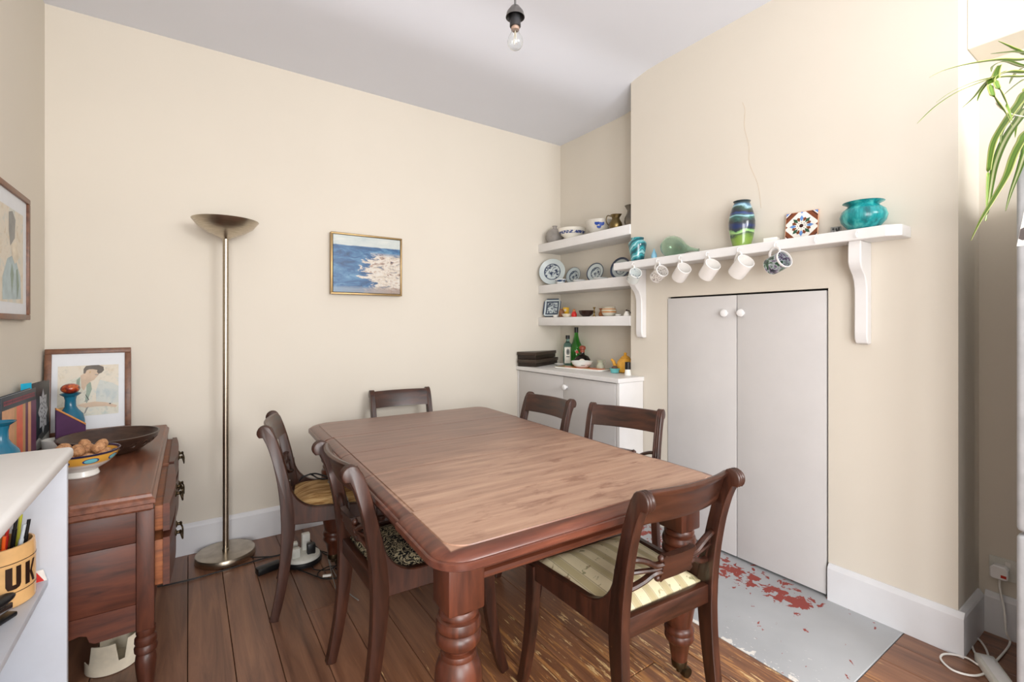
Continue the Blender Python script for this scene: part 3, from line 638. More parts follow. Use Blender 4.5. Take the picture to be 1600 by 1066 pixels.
b = put('yellow_box', bm, 'yellowp', onshelf(884.5, 2.50, Z3), 'small yellow carton standing on the lowest alcove shelf', 'box', R(-70), smooth=0)
o = obj('label_disc', LT([(0, 0), (.011, 0), (.011, .001), (0, .001)], 20, M=Matrix.Translation((0, -.0142, .056)) @ Matrix.Rotation(R(90), 4, 'X')), 'ivory', b)
dish(886, 2.43, Z3, .043, .024, 'ivory', 'small cream dish in front of the yellow carton')
bm = LT([(.017, 0), (.021, .006), (.021, .022), (.016, .034), (.012, .04)], 18, mi=0); ball(bm, (0, 0, .046), .013, mi=1)
put('red_figurine', bm, ['redp', 'terracotta'], onshelf(897, 2.43, Z3), 'tiny red figurine with brown head on the lowest alcove shelf', 'figurine')
put('dark_bowl', LT(shape([(.022, 0), (.03, .004), (.05, .022), (.057, .045)], .003), 30), 'dark_lacquer', onshelf(916, 2.44, Z3), 'dark brown lacquer bowl at the middle of the lowest alcove shelf', 'bowl')
put('candlestick', LT([(.013, 0), (.013, .004), (.006, .01), (.004, .025), (.009, .032), (.004, .04), (.004, .055), (.010, .064), (.010, .068), (.006, .068)], 18), 'brass', onshelf(928.5, 2.45, Z3), 'tiny brass candlestick beside the dark lacquer bowl', 'candlestick')
jug('terracotta_jug', 'terracotta', onshelf(941, 2.52, Z3), .75, 'small terracotta jug behind the striped pot', R(110))
put('striped_pot', LT(shape([(.028, 0), (.04, .006), (.053, .03), (.052, .045), (.043, .058), (.048, .066)], .003), 30), 'potstripe', onshelf(951.5, 2.46, Z3), 'round earthenware pot with orange stripes on the lowest alcove shelf', 'pot')
dish(966, 2.45, Z3, .022, .012, 'ceram', 'tiny white dish near the right end of the lowest alcove shelf')
bm = LT([(.022, 0), (.021, .006), (.014, .02), (.008, .03), (.003, .034)], 20); ball(bm, (0, 0, .036), .007, mi=1); tube(bm, smooth_path([(0, 0, .036), (.006, -.018, .034), (.004, -.03, .018), (0, -.036, .022)], 4), .003, 6, 1)
put('white_bell', bm, ['ceram', 'dark_lacquer'], onshelf(979, 2.44, Z3), 'small white bell with dark twisted handle at the right end of the lowest shelf', 'ornament')

# ------------------------------------------------------------------ alcove base cupboard
CZ, CX, CYE = .915, 2.185, 2.035
ac = thing('alcove_cupboard', 'low grey-doored cupboard with white top standing in the left alcove', 'cupboard', (CX, CYE, 0))
L = YB-CYE
obj('worktop', prism(NB(), [(-.012, -.004), (.225, -.004), (.225, .104), (.453, .104), (.453, L-.001), (-.012, L-.001)], 'z', CZ-.028, CZ, .002), 'white', ac)
obj('end_panel', bx(.004, .222, 0, .03, .002, CZ-.029, .002), 'white', ac)
obj('carcass', bx(.022, .22, .031, L-.002, .002, CZ-.03, .001), 'door', ac)
ym = onx(880, 600, CX).y-CYE
for y0, y1, k in ((.033, ym-.0015, True), (ym+.0015, L-.025, False)):
    dr = obj('door', bx(.001, .02, y0, y1, .05, CZ-.034, .0015), 'door', ac)
    if k:
        M = Matrix.Translation((.001, ym-.035, CZ-.105)) @ Matrix.Rotation(R(-90), 4, 'Y')
        obj('knob', LT([(.010, 0), (.009, .006), (.012, .012), (.019, .018), (.020, .026), (.016, .032), (.006, .035)], 18, M=M), 'knobwhite', dr)
obj('scribe_strip', bx(.001, .02, L-.022, L-.001, .05, CZ-.034, .001), 'white', ac)
def onc(u, v): p = onz(u, v, CZ); return Vector((p.x, p.y, CZ+.0006))
# black boxes
a, b2, c2 = onc(838, 574), onc(812, 570.5), onc(884, 566); ex = (c2-a); ey = (b2-a); rz = math.atan2(ex.y, ex.x)
bw, bd = ex.length*.98, .17
for k, (dz, off, lab) in enumerate(((0, 0, 'dark brown flat box, lower of two stacked on the alcove cupboard'), (.058, .012, 'dark brown flat box, upper of two stacked on the alcove cupboard'))):
    t_ = thing('flat_box', lab, 'box', (a.x+off*.3, a.y+off, CZ+.0006+dz), rz, 'flat boxes on the alcove cupboard')
    obj('base', bx(.004, bw-.004, .004, bd-.004, 0, .03, .002), plain('dark_box_base', (44, 34, 28), .4), t_)
    obj('lid', bx(0, bw, 0, bd, .03, .056, .003), plain('dark_box_lid', (66, 54, 46), .35), t_)
# bottles
def ocx(u, x): q = onx(u, 560, x); return Vector((q.x, q.y, CZ+.0006))
p = ocx(887, 2.555)
t_ = thing('gin_bottle', 'pale blue square gin bottle with white label on the alcove cupboard', 'bottle', p, R(-38))
def sqb(pts):
    bm = NB(); rings = []
    for s, z, rr in pts:
        ring = []
        for k in range(24):
            an = 2*math.pi*k/24; cx_, sy_ = math.cos(an), math.sin(an); q = (abs(cx_)**rr+abs(sy_)**rr)**(-1/rr); ring.append((s*q*cx_, s*q*sy_, z))
        rings.append(ring)
    loft(bm, rings); return bm
obj('bottle_body', sqb([(.034, 0, 8), (.036, .004, 8), (.036, .155, 8), (.030, .175, 6), (.014, .195, 2), (.013, .215, 2)]), 'glass_blue', t_)
obj('cap', sqb([(.017, .215, 2), (.017, .245, 2)]), 'black', t_)
obj('label', bx(-.027, .027, -.0372, -.0364, .02, .15, .0002), 'greenlabel', t_)
bm = NB()
poly(bm, [(.016*math.cos(k*math.pi/10), .112+.026*math.sin(k*math.pi/10)) for k in range(20)], 'y', -.0376, 0); poly(bm, [(-.013, .07), (.013, .07), (.013, .076), (-.013, .076)], 'y', -.0376, 1); poly(bm, [(.006*math.cos(k*math.pi/6), .112+.018*math.sin(k*math.pi/6)) for k in range(12)], 'y', -.0379, 1)
obj('label_crest', bm, ['wash_grey', 'ink'], t_, smooth=0)
t_ = thing('green_bottle', 'tall bright green bottle with black cap on the alcove cupboard', 'bottle', ocx(900.5, 2.575), R(-35))
obj('bottle_body', LT([(.040, 0), (.045, .004), (.046, .10), (.046, .135), (.042, .165), (.030, .195), (.018, .235), (.0145, .268)], 32), 'glass_green', t_)
obj('cap', LT([(.016, .268), (.016, .310), (.014, .312)], 20), 'black', t_)
bm = NB(); rr = .0468
def onr(a0, z0): return (rr*math.sin(a0), -rr*math.cos(a0), z0)
for pts in ([(-.35, .12), (.35, .10), (.35, .108), (-.35, .13)], [(-.2, .09), (.0, .09), (.0, .10), (-.2, .10)]): bm.faces.new([bm.verts.new(onr(*q)) for q in pts])
obj('label_band', bm, 'greenlabel', t_, smooth=0)
bm = NB(); M = Matrix.Translation((0, -.0475, .115)) @ Matrix.Rotation(R(90), 4, 'X'); lathe(bm, [(0, 0), (.012, 0), (.012, .0012), (0, .0012)], 18, M=M); obj('label_seal', bm, 'redp', t_)
t_ = thing('round_decanter', 'squat round brown spirit bottle with stopper behind the striped bowl', 'bottle', ocx(910, 2.52), R(-35))
obj('bottle_body', LT([(.04, 0), (.055, .006), (.063, .04), (.06, .065), (.045, .088), (.022, .098), (.0165, .105), (.0165, .12)], 32, sy=.75), 'glass_brown', t_)
obj('seal_collar', LT([(.018, .118), (.018, .138), (.016, .139)], 20), 'copper_cap', t_)
obj('stopper', LT([(.022, .139), (.026, .143), (.026, .158), (.018, .168), (.004, .170)], 20), 'copper_cap', t_)
bm = LT([(0, 0), (.026, 0), (.026, .002), (0, .002)], 22, M=Matrix.Translation((-.01, -.0475, .045)) @ Matrix.Rotation(R(90), 4, 'X')); obj('label_disc', bm, 'ivory', t_)
dish(0, 0, 0, .052, .014, 'ceram', 'white saucer at the left of the orange platter', 'saucer', 'saucer').location = onc(876, 571)
pa, pb = onc(877, 574.5), onc(944, 580)
t_ = thing('orange_platter', 'oblong white platter glazed orange and yellow on the alcove cupboard', 'platter', ((pa+pb)/2), math.atan2((pb-pa).y, (pb-pa).x))
hl = (pb-pa).length/2+.02
obj('platter_body', prism(NB(), [(-hl, -.055), (-hl+.02, -.075), (hl-.02, -.075), (hl, -.055), (hl, .055), (hl-.02, .075), (-hl+.02, .075), (-hl, .055)], 'z', 0, .012, .003), 'ceram', t_)
obj('glaze_panel', bx(-hl+.012, hl-.012, -.062, .062, .0115, .0135, .0008), 'platter', t_)
mid = (pa+pb)/2
b = put('soup_bowl', LT(shape([(.042, 0), (.05, .006), (.068, .018), (.079, .04), (.082, .046)], .003), 36), None or banded('cream_bowl_band', (232, 234, 228), (70, 66, 56), .016, .02, 20), (mid.x, mid.y, CZ+.0148), 'white bowl with a dark dotted band standing on the orange platter', 'bowl')
jug('green_jug', 'celadon', ocx(938, 2.50), .92, 'small pale green jug behind the striped bowl', R(180), .95)
t_ = thing('turquoise_ramekin', 'small turquoise eared dish at the front right of the alcove cupboard', 'dish', onc(960.5, 583))
obj('dish_body', LT(shape([(.022, 0), (.027, .003), (.032, .026), (.036, .032)], .003), 28), 'ramekin', t_)
for sgn in (-1, 1): obj('ear', bx(-.012, .012, sgn*.034-.006, sgn*.034+.006, .026, .032, .002), 'ramekin', t_)
put('cork_ornament', LT([(.014, 0), (.02, .006), (.021, .028), (.017, .04), (.006, .046)], 18, wob=lambda a, k, z: .1*math.cos(3*a)), 'cork', onc(960.5, 583)+Vector((0, 0, .0042)), 'small brown rounded ornament sitting in the turquoise dish', 'ornament')
yp = ocx(977, 2.50)
t_ = thing('yellow_teapot', 'yellow lidded teapot half hidden behind the black-topped grinder', 'teapot', yp, R(115))
obj('pot_body', LT([(.04, 0), (.05, .006), (.06, .04), (.055, .075), (.036, .098), (.03, .102)], 28), 'ochre', t_)
obj('lid', LT([(.032, .103), (.03, .108), (.014, .118), (.008, .122), (.012, .132), (.006, .139)], 24), 'ochre', t_)
bm = NB(); tube(bm, smooth_path([(.052, 0, .03), (.075, 0, .05), (.085, 0, .075), (.10, 0, .088)], 5), [.014]*6+[.011]*5+[.009]*5, 10); obj('spout', bm, 'ochre', t_)
t_ = thing('pepper_grinder', 'black-topped white grinder at the right end of the alcove cupboard', 'grinder', onc(981, 587))
obj('base', LT([(.021, 0), (.022, .004), (.018, .036), (.018, .04)], 24), 'ceram', t_); obj('top', LT([(.0185, .04), (.019, .045), (.0185, .086), (.016, .088)], 24), 'black', t_)
# ------------------------------------------------------------------ dining table
TH = .73
tb = thing('dining_table', 'large worn mahogany extending dining table on four turned castor legs', 'table', (1.02, 1.79, 0), R(-1.8))
HW, HL = .54, .87
def rrect(hx, hy, r, n=8):
    out = []
    for cx_, cy_, a0 in ((hx-r, hy-r, 0), (-hx+r, hy-r, 90), (-hx+r, -hy+r, 180), (hx-r, -hy+r, 270)):
        for k in range(n+1):
            a = R(a0+90*k/n); out.append((cx_+r*math.cos(a), cy_+r*math.sin(a)))
    return out
TPROF = [(.03, -.039), (.004, -.039), (.0, -.036), (.0, -.0205), (.003, -.0185), (.007, -.0185), (.008, -.016), (.011, -.0125), (.017, -.009), (.026, -.0055), (.036, -.0035), (.045, -.003), (.046, -.003), (.0475, 0)]
def slab(extra):
    bm = NB(); rings = []
    for ins, z in TPROF:
        rings.append([(x, y, TH+z) for x, y in rrect(HW+extra-ins, HL-ins, max(.085-ins*.6, .02))])
    loft(bm, rings); return bm
seams = [-HL-.01, -.565, -.175, .135, .455, HL+.01]
for i in range(5):
    bm = slab([0, -.008, -.008, -.008, -.002][i])
    for y, keep in ((seams[i]+.0014, 1), (seams[i+1]-.0014, -1)):
        r = bmesh.ops.bisect_plane(bm, geom=bm.verts[:]+bm.edges[:]+bm.faces[:], plane_co=(0, y, 0), plane_no=(0, keep, 0), clear_inner=True)
        es = [e for e in bm.edges if e.is_boundary]
        if es: bmesh.ops.holes_fill(bm, edges=es, sides=0)
    obj('table_leaf', bm, 'tabletop', tb, smooth=30)
LX, LY = .43, .73
AP = [(-.012, -.039), (-.012, -.108), (.0, -.111), (.005, -.117), (.005, -.123), (0, -.127), (-.03, -.127), (-.03, -.039)]
for sy in (-1, 1):
    bm = NB(); loft(bm, [[(x, sy*(LY+.035+a), TH+z) for a, z in AP] for x in (-LX+.05, LX-.05)]); obj('apron', bm, 'mahogx', tb)
for sx in (-1, 1):
    bm = NB(); loft(bm, [[(sx*(LX+.035+a), y, TH+z) for a, z in AP] for y in (-LY+.05, LY-.05)]); obj('apron', bm, 'mahog', tb)
LEGP = [(.030, .54), (.046, .535), (.051, .527), (.050, .519), (.046, .516), (.054, .511), (.0575, .50), (.0575, .49), (.055, .484), (.051, .481), (.056, .476), (.0585, .466), (.0575, .452), (.050, .443), (.037, .437), (.036, .43), (.044, .426), (.047, .418), (.045, .412), (.05, .406), (.058, .385), (.061, .355), (.060, .32), (.054, .27), (.046, .225), (.041, .198), (.047, .193), (.051, .184), (.049, .174), (.045, .171), (.049, .165), (.050, .153), (.045, .143), (.036, .134), (.031, .10), (.026, .072)]
legm = castm = None
for sx in (-1, 1):
    for sy in (-1, 1):
        lg = obj('leg', legm or meshof('leg', LT(LEGP, 36), 'mahog', 40), None, tb, (sx*LX, sy*LY, 0)); legm = lg.data
        bm = bx(-.05, .05, -.05, .05, .538, .6905, .006); obj('leg_block', bm, 'mahog', lg)
        bm = LT([(.0255, .075), (.0275, .07), (.025, .05), (.018, .045), (.010, .04), (.010, .03)], 20)
        tube(bm, smooth_path([(0, 0, .044), (.018, 0, .042), (.03, 0, .03), (.03, 0, .016)], 4), .007, 8)
        lathe(bm, [(.004, -.014), (.017, -.014), (.019, -.008), (.019, .008), (.017, .014), (.004, .014)], 20, M=Matrix.Translation((.03, 0, .0195)) @ Matrix.Rotation(R(90), 4, 'X'))
        obj('castor', bm, 'brassant', lg, rot=(0, 0, random.uniform(-1, 1)))

# ------------------------------------------------------------------ sabre-leg dining chairs
PW = .185          # half distance between the back posts
CPOST = [(-.236, 0, .034), (-.222, .06, .036), (-.203, .16, .040), (-.189, .27, .046), (-.182, .36, .052), (-.181, .43, .056), (-.187, .50, .052), (-.200, .585, .046), (-.218, .67, .042), (-.238, .74, .042), (-.256, .785, .045)]
def band(cl):
    pts = smooth_path([(0, y, z) for y, z, w in cl], 4); ws = []
    for i in range(len(cl)-1):
        for k in range(4): ws.append(cl[i][2]+(cl[i+1][2]-cl[i][2])*k/4)
    ws.append(cl[-1][2]); F_, B_ = [], []
    for i, p in enumerate(pts):
        d = (pts[min(i+1, len(pts)-1)]-pts[max(i-1, 0)]).normalized(); n = Vector((0, d.z, -d.y))
        F_.append(p+n*ws[i]/2); B_.append(p-n*ws[i]/2)
    return F_, B_
def post_mesh():
    F_, B_ = band(CPOST); c = Vector((0, -.271, .797)); top = []
    for k in range(11):
        a = R(18+k*21); top.append(c+Vector((0, math.cos(a), math.sin(a)))*.029)
    bm = NB(); rings = []
    for k in range(15):
        t = -1+2*k/14; x = t*.0155; inset = .0035 if abs(t) == 1 else 0
        reed = .0022*(1-abs(math.cos(t*math.pi*1.5)))if abs(t) < 1 else .0035
        ring = []
        for i, p in enumerate(F_):
            u = max(0, min(1, (p.z-.5)/.08)); ring.append((x, p.y-(reed*u+inset*(1-u)), p.z))
        for p in top: q = c+(p-c)*(1-reed/.029*1.1); ring.append((x, q.y, q.z))
        for p in reversed(B_): ring.append((x, p.y+inset*.6, p.z))
        rings.append(ring)
    loft(bm, rings); return bm
def sidetaper(bm, s):
    for v in bm.verts: v.co.x += s*.03*(v.co.y+.19)/.4
    return bm
def rail_mesh(s):
    arc = [(-.173+.115*(1-math.cos(a)), .585-.122*math.sin(a)) for a in [R(k*10) for k in range(0, 10)]]
    pts = [(-.196, .395), (.214, .40), (.216, .458)]+[(-.02, .463)]+arc[::-1]+[(-.2, .59)]
    return sidetaper(prism(NB(), pts, 'x', s*PW-.0125, s*PW+.0125, .0035), s)
def front_leg_mesh(s, kind):
    if kind == 'turned':
        bm = bx(-.02, .02, .178, .218, .395, .452, .003)
        lathe(bm, [(.016, .396), (.022, .39), (.022, .378), (.017, .372), (.021, .36), (.023, .345), (.02, .325), (.016, .315), (.022, .305), (.022, .296), (.017, .288), (.021, .25), (.02, .18), (.015, .08), (.012, .05), (.018, .042), (.018, .032), (.012, .02), (.012, 0)], 20, c=(0, .198, 0))
    else:
        F_, B_ = band([(.268, 0, .032), (.244, .07, .035), (.222, .16, .038), (.206, .26, .042), (.197, .36, .046), (.195, .43, .05)])
        pts = [(p.y, p.z) for p in F_]+[(.2195, .448), (.170, .448)]+[(p.y, p.z) for p in reversed(B_)]
        bm = prism(NB(), pts, 'x', -.0155, .0155, .003)
    for v in bm.verts: v.co.x += s*(PW+.03)
    return bm
def bow(x): return -.030*(1-(x/PW)**2)
def crest_mesh():
    rings = []
    for k in range(21):
        x = -PW+.012+(2*PW-.024)*k/20; o = bow(x)
        prof = [(-.208, .716), (-.219, .716), (-.226, .73), (-.245, .792), (-.258, .806), (-.259, .813), (-.252, .818), (-.243, .816), (-.236, .806), (-.2295, .79), (-.212, .731)]
        rings.append([(x, y+o, z) for y, z in prof])
    bm = NB(); loft(bm, rings); return bm
def splat_mesh():
    zc, yc = .572, -.192
    def yb(x, z): return yc+bow(x)*.85-(z-zc)*.24
    bm = NB(); H, W_ = .041, .062
    outline = [(-W_, -H*.55), (-W_-.006, -H*.75), (-W_+.002, -H), (-W_+.012, -H*.86), (0, -H*.86), (W_-.012, -H*.86), (W_-.002, -H), (W_+.006, -H*.75), (W_, -H*.55), (W_, H*.55), (W_+.006, H*.75), (W_-.002, H), (W_-.012, H*.9), (0, H*.9), (-W_+.012, H*.9), (-W_+.002, H), (-W_-.006, H*.75), (-W_, H*.55)]
    loft(bm, [[(x, yb(x, zc+z)+t, zc+z) for x, z in outline] for t in (-.010, .010)])
    return bm
def strand_mesh(s):
    zc, yc = .572, -.192; bm = NB()
    def P(x, z): return (s*x, yc+bow(x)*.85-z*.24, zc+z)
    X = PW-.008
    tube(bm, smooth_path([P(.058, .012), P(.085, .013), P(.115, .030), P(.15, .043), P(X, .045)], 5), .0115, 8, flat=.75)
    tube(bm, smooth_path([P(.058, -.012), P(.085, -.013), P(.115, -.030), P(.15, -.043), P(X, -.045)], 5), .0115, 8, flat=.75)
    tube(bm, smooth_path([P(.06, 0), P(.09, 0), P(.13, .004), P(X, .006)], 5), .0085, 8, flat=.75)
    tube(bm, smooth_path([P(X-.004, .05), P(X-.004, 0), P(X-.004, -.05)], 4), .006, 8)
    for z in (.03, -.03): ball(bm, P(.066, z), .010)
    return bm
def cushion_mesh():
    bm = NB(); n = 16; rows = []
    for j in range(n+1):
        v = j/n; y = -.168+.36*v; hw = (PW-.013)+.03*(y+.19)/.4
        row = []
        for i in range(n+1):
            u = i/n; e = min(u, 1-u, v, 1-v); z = .452+.034*(1-(1-min(1, e/.32))**2.4)
            row.append(bm.verts.new((hw*(2*u-1), y, z)))
        rows.append(row)
    for j in range(n):
        for i in range(n): bm.faces.new((rows[j][i], rows[j][i+1], rows[j+1][i+1], rows[j+1][i]))
    es = [e for e in bm.edges if e.is_boundary]
    r = bmesh.ops.extrude_edge_only(bm, edges=es)
    for q in r['geom']:
        if isinstance(q, bmesh.types.BMVert): q.co.z = .425
    bmesh.ops.holes_fill(bm, edges=[e for e in bm.edges if e.is_boundary], sides=0)
    return bm
CACHE = {}
def cached(key, fn, m):
    if key not in CACHE: CACHE[key] = meshof(key[0], fn(), m, 40)
    return CACHE[key]
def chair(label, x, y, rot, seat, kind='sabre'):
    c = thing('dining_chair', label, 'chair', (x, y, 0), R(rot), 'dining chairs round the table')
    for s in (-1, 1):
        obj('back_post', cached(('back_post',), post_mesh, 'chair'), None, c, (s*PW, 0, 0))
        obj('side_rail', cached(('side_rail', s), lambda: rail_mesh(s), 'chair'), None, c)
        obj('front_leg', cached(('front_leg', s, kind), lambda: front_leg_mesh(s, kind), 'chair'), None, c)
    sp = obj('back_splat', cached(('back_splat',), splat_mesh, 'chairx'), None, c)
    for s in (-1, 1): obj('splat_strand', cached(('splat_strand', s), lambda: strand_mesh(s), 'chair'), None, sp)
    obj('crest_rail', cached(('crest_rail',), crest_mesh, 'chairx'), None, c)
    obj('front_rail', cached(('front_rail',), lambda: bx(-PW-.02, PW+.02, .193, .212, .40, .455, .003), 'chairx'), None, c)
    obj('back_rail', cached(('back_rail',), lambda: bx(-PW+.012, PW-.012, -.196, -.172, .395, .452, .003), 'chairx'), None, c)
    obj('seat_cushion', cached(('seat_cushion', seat), cushion_mesh, seat), None, c)
    return c
chair('dark wooden chair with tan seat at the far left of the table', .565, 2.348, -102, 'seat_tan', 'turned')
chair('dark wooden chair with black scroll-patterned seat at the near left of the table', .671, 1.645, -89.2, 'seat_scroll')
chair('dark wooden chair with cream striped floral seat at the near end of the table', 1.159, 1.067, -3.5, 'seat_stripe')
chair('dark wooden chair standing against the back wall at the far end of the table', 1.132, 2.745, 174.5, 'seat_stripe')
chair('dark wooden chair before the low alcove cupboard, farther one on the right side', 1.518, 2.208, 92.5, 'seat_stripe')
chair('dark wooden chair set askew before the tall grey doors on the right side', 1.635, 1.618, 110.7, 'seat_stripe')
# black tie and thin cable over the tan seat
bm = NB(); 
def cl(x, y, z):   # chair A local -> world
    return Matrix.Translation((.565, 2.348, 0)) @ Matrix.Rotation(R(-102), 4, 'Z') @ Vector((x, y, z))
tube(bm, smooth_path([cl(-.178, -.10, .497), cl(-.15, -.08, .492), cl(-.10, -.06, .4925), cl(-.08, -.03, .492), cl(-.1, -.01, .491), cl(-.14, -.04, .4925), cl(-.165, -.08, .5), cl(-.168, -.13, .49), cl(-.150, -.15, .475)], 6), .004, 7)
tag(obj('seat_tie', bm, 'black'), 'black looped fabric tie lying at the back corner of the tan seat', 'tie')

# ------------------------------------------------------------------ sideboard along the left wall
SBX, SBY0, SBY1, SBZ = -.087, 1.862, 3.104, .72
sb = thing('sideboard', 'dark brown wooden sideboard with bowed drawers and turned legs along the left wall', 'sideboard', (XL, SBY0, 0))
D = SBX-XL; W_ = SBY1-SBY0
prof = [(.0, -.055), (-.0, -.032), (.004, -.03), (.004, -.018), (-.006, -.012), (-.006, -.004), (-.012, 0)]
bm = NB(); rings = []
for o_, z in [(-.03, -.055), (-.012, -.055), (-.006, -.048), (-.006, -.034), (0, -.03), (0, -.018), (-.008, -.012), (-.010, -.003), (-.014, 0)]:
    rings.append([(.003, -o_, SBZ+z), (D+o_, -o_, SBZ+z), (D+o_, W_+o_*.2, SBZ+z), (.003, W_+o_*.2, SBZ+z)])
loft(bm, rings); obj('top', bm, 'sidetop', sb, smooth=30)
fx = D-.004                       # front plane of the carcass
for py in (.022, W_-.065):
    for px in (.012, fx-.045):
        lg = obj('post', bx(px, px+.045, py, py+.045, .285, SBZ-.056, .002), 'sidez', sb)
        bm = LT([(.012, 0), (.016, .004), (.02, .02), (.0215, .035), (.018, .045), (.024, .05), (.024, .056), (.019, .062), (.0185, .08), (.026, .15), (.0285, .18), (.026, .2), (.022, .206), (.030, .213), (.031, .225), (.026, .234), (.030, .242), (.029, .255), (.022, .262), (.026, .27), (.026, .285)], 26, c=(px+.0225, py+.0225, .001))
        obj('turned_foot', bm, 'sidez', lg)
for ye in (.03, W_-.058):
    y0, y1 = ye, ye+.018
    for z0, z1 in ((.565, SBZ-.057), (.372, .5635)):
        obj('side_panel', bx(.058, fx-.046, y0, y1, z0, z1, .001), 'side', sb)
    ap = [(.058, .3705), (fx-.046, .3705), (fx-.046, .288), (.335, .284), (.322, .292), (.316, .312), (.300, .318), (.27, .312), (.24, .292), (.215, .272), (.185, .258), (.155, .250), (.125, .252), (.10, .262), (.08, .28), (.058, .284)]
    obj('shaped_apron', prism(NB(), ap, 'y', y0, y1, .001), 'side', sb)
obj('back_board', bx(.004, .011, .03, W_-.03, .30, SBZ-.058, .001), 'side', sb)
obj('front_rail', bx(fx-.03, fx-.004, .07, W_-.07, .30, .385, .001), 'side', sb); obj('front_rail', bx(fx-.03, fx-.002, .07, W_-.07, .552, .566, .001), 'side', sb)
ymid = W_/2
obj('front_stile', bx(fx-.03, fx-.001, ymid-.018, ymid+.018, .386, .55, .001), 'side', sb)
for z0, z1 in ((.57, SBZ-.06), (.392, .548)):
    for y0, y1 in ((.072, ymid-.022), (ymid+.022, W_-.07)):
        dr = obj('drawer', bx(.03, fx+.022, y0+.004, y1-.004, z0+.004, z1-.006, .001), 'drawerside', sb)
        n = 12; rings = []
        for k in range(n+1):
            t = k/n; yy = y0+(y1-y0)*t; b_ = .018+.012*math.sin(math.pi*t)
            rings.append([(fx+.0205, yy, z0), (fx+.0205+b_, yy, z0), (fx+.0205+b_, yy, z1), (fx+.0205, yy, z1)])
        bm = NB(); loft(bm, rings); obj('drawer_front', bm, 'side', dr)
        yc, zc, xb = (y0+y1)/2, (z0+z1)/2, fx+.0205+.030
        bm = NB()
        for s in (-1, 1): lathe(bm, [(.013, 0), (.012, .003), (.006, .006), (.006, .012), (.009, .016), (.004, .02)], 14, M=Matrix.Translation((xb-.001, yc+s*.045, zc+.008)) @ Matrix.Rotation(R(90), 4, 'Y'))
        tube(bm, smooth_path([(xb+.014, yc-.045, zc+.008), (xb+.02, yc-.05, zc-.012), (xb+.021, yc-.025, zc-.026), (xb+.021, yc, zc-.029), (xb+.021, yc+.025, zc-.026), (xb+.02, yc+.05, zc-.012), (xb+.014, yc+.045, zc+.008)], 5), .003, 7)
        obj('handle', bm, 'brassant', dr)
# things on the sideboard
def onsb(u, v=None, dep=None):
    if dep: p = ond(u, 500, dep)
    else: p = onz(u, v, SBZ)
    return Vector((p.x, p.y, SBZ+.0006))
p = Vector((-.27, 2.56, SBZ+.0006))
bw = put('carved_bowl', LT(shape([(.085, 0), (.105, .006), (.137, .03), (.158, .055), (.168, .074)], .008), 56), 'bowlwood', p, 'large dark carved wooden bowl on the sideboard', 'bowl')
bm = NB()
for k in range(20):
    a = 2*math.pi*k/20
    for zz, rr in ((.04, .1468),):
        pts = [((rr+.0005+(zz2-.04)*.85)*math.cos(a+da), (rr+.0005+(zz2-.04)*.85)*math.sin(a+da), zz2) for da, zz2 in ((-.1, .04), (-.05, .052), (.03, .05), (.06, .04), (.0, .032), (-.08, .034), (-.1, .04))]
        tube(bm, smooth_path(pts, 3), .0014, 5)
o = obj('carved_scrolls', bm, 'bowlwood', bw); o['kind'] = 'stuff'
NBX = Vector((-.312, 2.225, SBZ+.0006))
t = NT('painted_pottery'); v = t.coord(); x, y, z = t.sep(v); an = t.math('ARCTAN2', y, x)
sx_ = t.math('ABSOLUTE', t.math('SUBTRACT', t.math('FRACT', t.math('MULTIPLY', an, 1.273)), .5)); sz_ = t.math('DIVIDE', t.math('ABSOLUTE', t.math('SUBTRACT', z, .064)), .0095)
el = t.math('ADD', t.math('POWER', t.math('DIVIDE', sx_, .3), 2), t.math('MULTIPLY', sz_, sz_))
c = t.mix(t.step(z, .0505, .051), lin((234, 232, 226)), lin((228, 172, 72)))
inb = t.math('MULTIPLY', t.math('SUBTRACT', 1, t.step(el, .95, 1.0)), t.step(z, .0505, .051)); inb2 = t.math('MULTIPLY', t.math('SUBTRACT', 1, t.step(el, .6, .64)), t.step(z, .0505, .051))
c = t.mix(inb, c, lin((30, 60, 130))); c = t.mix(inb2, c, lin((116, 200, 212))); c = t.mix(t.step(z, .0795, .08), c, lin((24, 26, 66)))
MAT['pottery'] = t.fin(c, .15, 0, .5, .4)
put('painted_bowl', LT(shape([(.048, 0), (.050, .004), (.045, .02), (.05, .024), (.076, .04), (.096, .06), (.106, .083), (.108, .087)], .005), 48), 'pottery', NBX, 'footed yellow and white painted bowl full of walnuts on the sideboard', 'bowl')
def walnut():
    bm = NB(); ball(bm, (0, 0, 0), .0185, 20, 14, (1.0, .94, 1.12))
    for v in bm.verts:
        a = math.atan2(v.co.y, v.co.x); v.co *= 1+.05*math.sin(a*7+v.co.z*300)*math.cos(v.co.z*260)+.035*max(0, 1-abs(v.co.y)/.0035)
    return bm
wm = meshof('walnut', walnut(), 'walnut', 60)
spots = []
for rr, n, z, o0 in ((.066, 9, .068, .2), (.030, 5, .058, 0), (.058, 6, .095, .5), (.020, 3, .088, .3)):
    for k in range(n):
        a = o0+2*math.pi*k/n; spots.append((rr*math.cos(a), rr*math.sin(a), z))
for i, (x, y, z) in enumerate(spots):
    o = bpy.data.objects.new('walnut', wm); link(o); o.location = NBX+Vector((x, y, z)); o.rotation_euler = (random.uniform(0, 3), random.uniform(0, 3), random.uniform(0, 3))
    tag(o, 'brown walnut in its shell heaped among others in the yellow painted bowl', 'walnut', 'walnuts in the painted bowl')
VP = [(.030, 0), (.047, .004), (.051, .04), (.050, .09), (.044, .12), (.028, .14), (.020, .155), (.019, .185), (.022, .2), (.036, .211), (.038, .214)]
vz = put('blue_vase', LT(shape(VP, .003), 40), 'teal_glaze', onsb(110, dep=2.16), 'blue glazed bottle vase with a red bauble on top, before the framed watercolour', 'vase')
